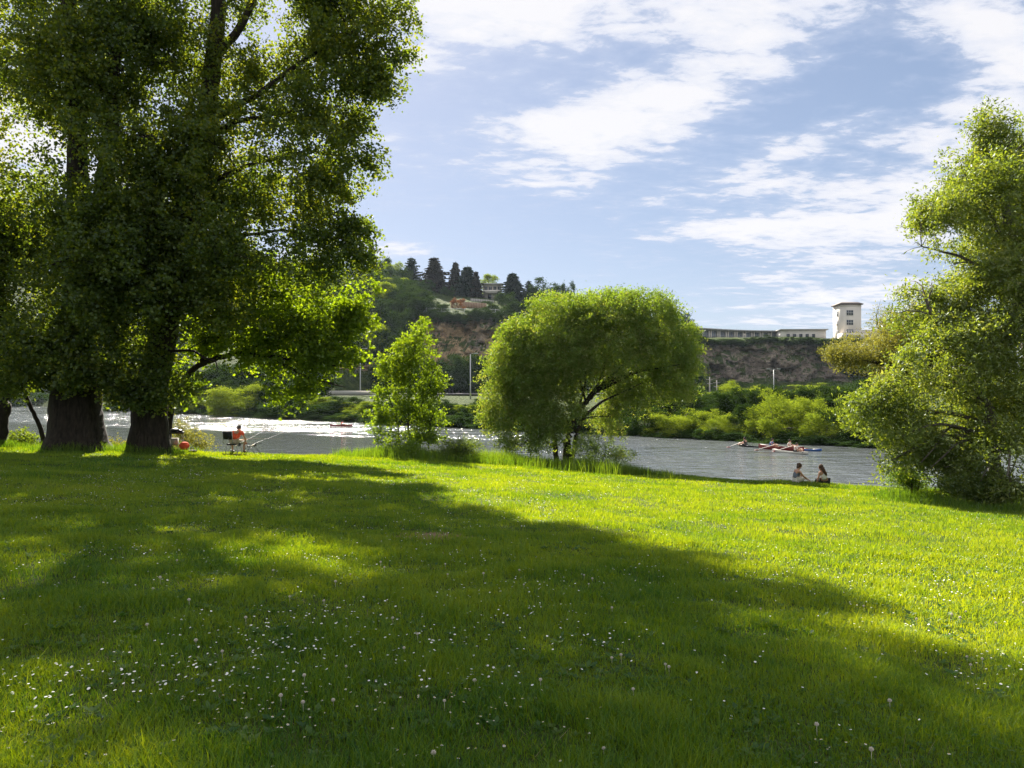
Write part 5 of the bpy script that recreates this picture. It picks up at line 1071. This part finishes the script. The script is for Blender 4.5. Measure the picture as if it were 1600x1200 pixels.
parts.append(blades(x, y, .75 * (.3 + cl) * rs.uniform(.5, 1.1, len(x)), rs.uniform(.014, .026, len(x)), rs, 2, .45, np.clip(cl + rs.uniform(-.3, .3, len(x)), 0, 1)))
for (tu, td, tr) in ((120, 30, 1.3), (234, 31, 1.0), (-8, 30.5, .7), (1640, 25.5, 1.2), (1425, 26, .9), (1500, 24.5, 2.2), (1580, 24.3, 2.2)):
    n = 2600; a = rs.uniform(0, 6.28, n); q = tr * (.75 + np.abs(rs.normal(size=n)) * .35); x = (tu - U0) / F * td + np.cos(a) * q; y = td + np.sin(a) * q; cl = fbm(p3(x, y), 1.5, 2, 84)
    parts.append(blades(x, y, .42 * (.2 + cl) * rs.uniform(.5, 1.2, n) * np.clip(1.6 - q / tr * .6, .3, 1), rs.uniform(.010, .018, n), rs, 2, .5, np.clip(cl * .7 + rs.uniform(-.3, .2, n), 0, 1)))
V, Q, A = join(parts)
tag(link('tall_grass', np_mesh('tall_grass', V, Q, False, {'rnd': A}), L_TAL), 'tall bright grass along the top of the river bank', 'grass', None, 'stuff')

# ------------------------------------------------------------------ flowers in the lawn: the nearest 300 daisies and 60 clover heads one by one, the rest as one mass
M_PET = simple('petal_white', (.62, .62, .58), .7, vary=.06, scale=40); M_CLH = simple('clover_flower', (.55, .50, .42), .8, vary=.2, scale=60)
def daisy_arrays(cx, cy_, cz, r, rs):
    n = len(cx); k = 8; tilt = rs.normal(size=(n, 2)) * .22
    a = np.arange(k) * 2 * math.pi / k; V = np.zeros((n, k + 1, 3)); V[:, 0] = np.stack([cx, cy_, cz + r * .25], 1)
    for i in range(k):
        dx = np.cos(a[i]) * r; dy = np.sin(a[i]) * r; V[:, i + 1] = np.stack([cx + dx, cy_ + dy, cz + dx * tilt[:, 0] + dy * tilt[:, 1]], 1)
    T = np.array([[0, i + 1, (i + 1) % k + 1] for i in range(k)]); T = (np.arange(n)[:, None, None] * (k + 1) + T[None]).reshape(-1, 3)
    return V.reshape(-1, 3), T
def fl_points(n, r0, r1, k, rs):
    x, y = lawn_points(n, r0, r1, k, rs, .6, .70); bias = np.clip(1.05 - (x / y + .7) * .42, .25, 1)
    g = fbm(p3(x, y), .55, 3, 90) * .62 + fbm(p3(x, y), 2.2, 2, 91) * .38
    m = (rs.random(n) < np.clip((g - .47) * 5, .05, .6)) & (rs.random(n) < bias) & (y < np.interp(x, EX, EY) - .3); return x[m], y[m]
x, y = fl_points(30000, 2.9, 38, .55, rs)
o_ = np.argsort(np.hypot(x, y)); x, y = x[o_], y[o_]
def daisy_mesh():
    b = MB(); k = 13; V = [(0, 0, .004)]; Q = []
    for i in range(k):
        a = 2 * math.pi * i / k; w = .19; r = .0115 + .0015 * math.sin(i * 2.7)
        V += [(.003 * math.cos(a - w), .003 * math.sin(a - w), .003), (r * .75 * math.cos(a - w), r * .75 * math.sin(a - w), .0012), (r * math.cos(a), r * math.sin(a), .0008), (r * .75 * math.cos(a + w), r * .75 * math.sin(a + w), .0012)]
        j = 1 + 4 * i; Q.append((j, j + 1, j + 2, j + 3)); 
    b.add(V, Q); b.tube([(0, 0, .002), (.003, 0, -.03), (.001, .002, -.06)], .0012, 4, False)
    return b
pet = daisy_mesh().build('daisy', M_PET); M_YC = simple('daisy_centre', (.60, .42, .04), .8)
pet.data.materials.append(M_YC); NPET = 13; bb2 = MB(); bb2.ell((0, 0, .003), (.0042, .0042, .0030), 8, 4)
pm = pet.data; base_me = pm
# add the yellow centre to the same mesh
V0 = np.array([v.co[:] for v in pm.vertices]); F0 = [tuple(p.vertices) for p in pm.polygons]; n0 = len(V0)
me = bpy.data.meshes.new('daisy'); me.from_pydata([tuple(v) for v in V0] + bb2.V, [], F0 + [tuple(i + n0 for i in q) for q in bb2.Q]); me.materials.append(M_PET); me.materials.append(M_YC)
me.materials.append(L_TAL)
for i, p in enumerate(me.polygons): p.material_index = 1 if i >= len(F0) else (0 if i < NPET else 2)
bpy.data.objects.remove(pet)
NI = 300
lz = near_z(x, y) + rs.uniform(.035, .065, len(x))
for i in range(min(NI, len(x))):
    o = bpy.data.objects.new('daisy', me); COL.objects.link(o); o.location = (x[i], y[i], lz[i]); o.rotation_euler = (rs.normal() * .2, rs.normal() * .2, rs.uniform(0, 6.28)); s = rs.uniform(.48, .82); o.scale = (s, s, s)
    tag(o, 'small white daisy open in the near lawn grass', 'daisy', 'daisies in the near lawn')
V, T = daisy_arrays(x[NI:], y[NI:], lz[NI:], rs.uniform(.0062, .0100, len(x) - NI) * np.clip(y[NI:] / 14, 1, 1.5), rs)
tag(link('daisies', np_mesh('daisies', V, T), M_PET), 'many tiny white daisies scattered over the farther lawn', 'daisies', None, 'stuff')
b = MB()
rr_ = random.Random(3)
for i in range(26):
    a = math.acos(1 - 2 * (i + .5) / 26); t = i * 2.4; d = Vector((math.sin(a) * math.cos(t), math.sin(a) * math.sin(t), math.cos(a) * .9)); b.tube([d * .004, d * (.0105 + rr_.random() * .002)], [.0028, .0016], 4)
b.tube([(0, 0, 0), (.002, 0, -.07)], .0012, 4); clo = b.build('clover_flower', M_CLH); k = 0
while k < 60:
    yy = rr_.uniform(3.2, 9); xx = rr_.uniform(-.68, .68) * yy
    if fbm(p3([xx], [yy]), .9, 3, 70)[0] < .46: continue
    o = clo if k == 0 else clo.copy()
    if k: COL.objects.link(o)
    o.location = (xx, yy, gz(xx, yy) + rr_.uniform(.05, .09)); s = rr_.uniform(.8, 1.2); o.scale = (s, s, s)
    tag(o, 'round cream clover flower head in the near lawn grass', 'clover flower', 'clover flowers in the near lawn'); k += 1

# ------------------------------------------------------------------ air
hz = MB(); hz.box((0, 330, 50), (1500, 1360, 116.2)); m = bpy.data.materials.new('haze'); m.use_nodes = True; N = m.node_tree.nodes; N.clear()
o_ = N.new('ShaderNodeOutputMaterial'); pv = N.new('ShaderNodeVolumePrincipled'); pv.inputs['Color'].default_value = (.62, .74, .92, 1); pv.inputs['Density'].default_value = HAZE; pv.inputs['Anisotropy'].default_value = .3
m.node_tree.links.new(pv.outputs[0], o_.inputs['Volume']); tag(hz.build('haze', m), 'thin summer haze over the river valley', None, None, 'stuff')
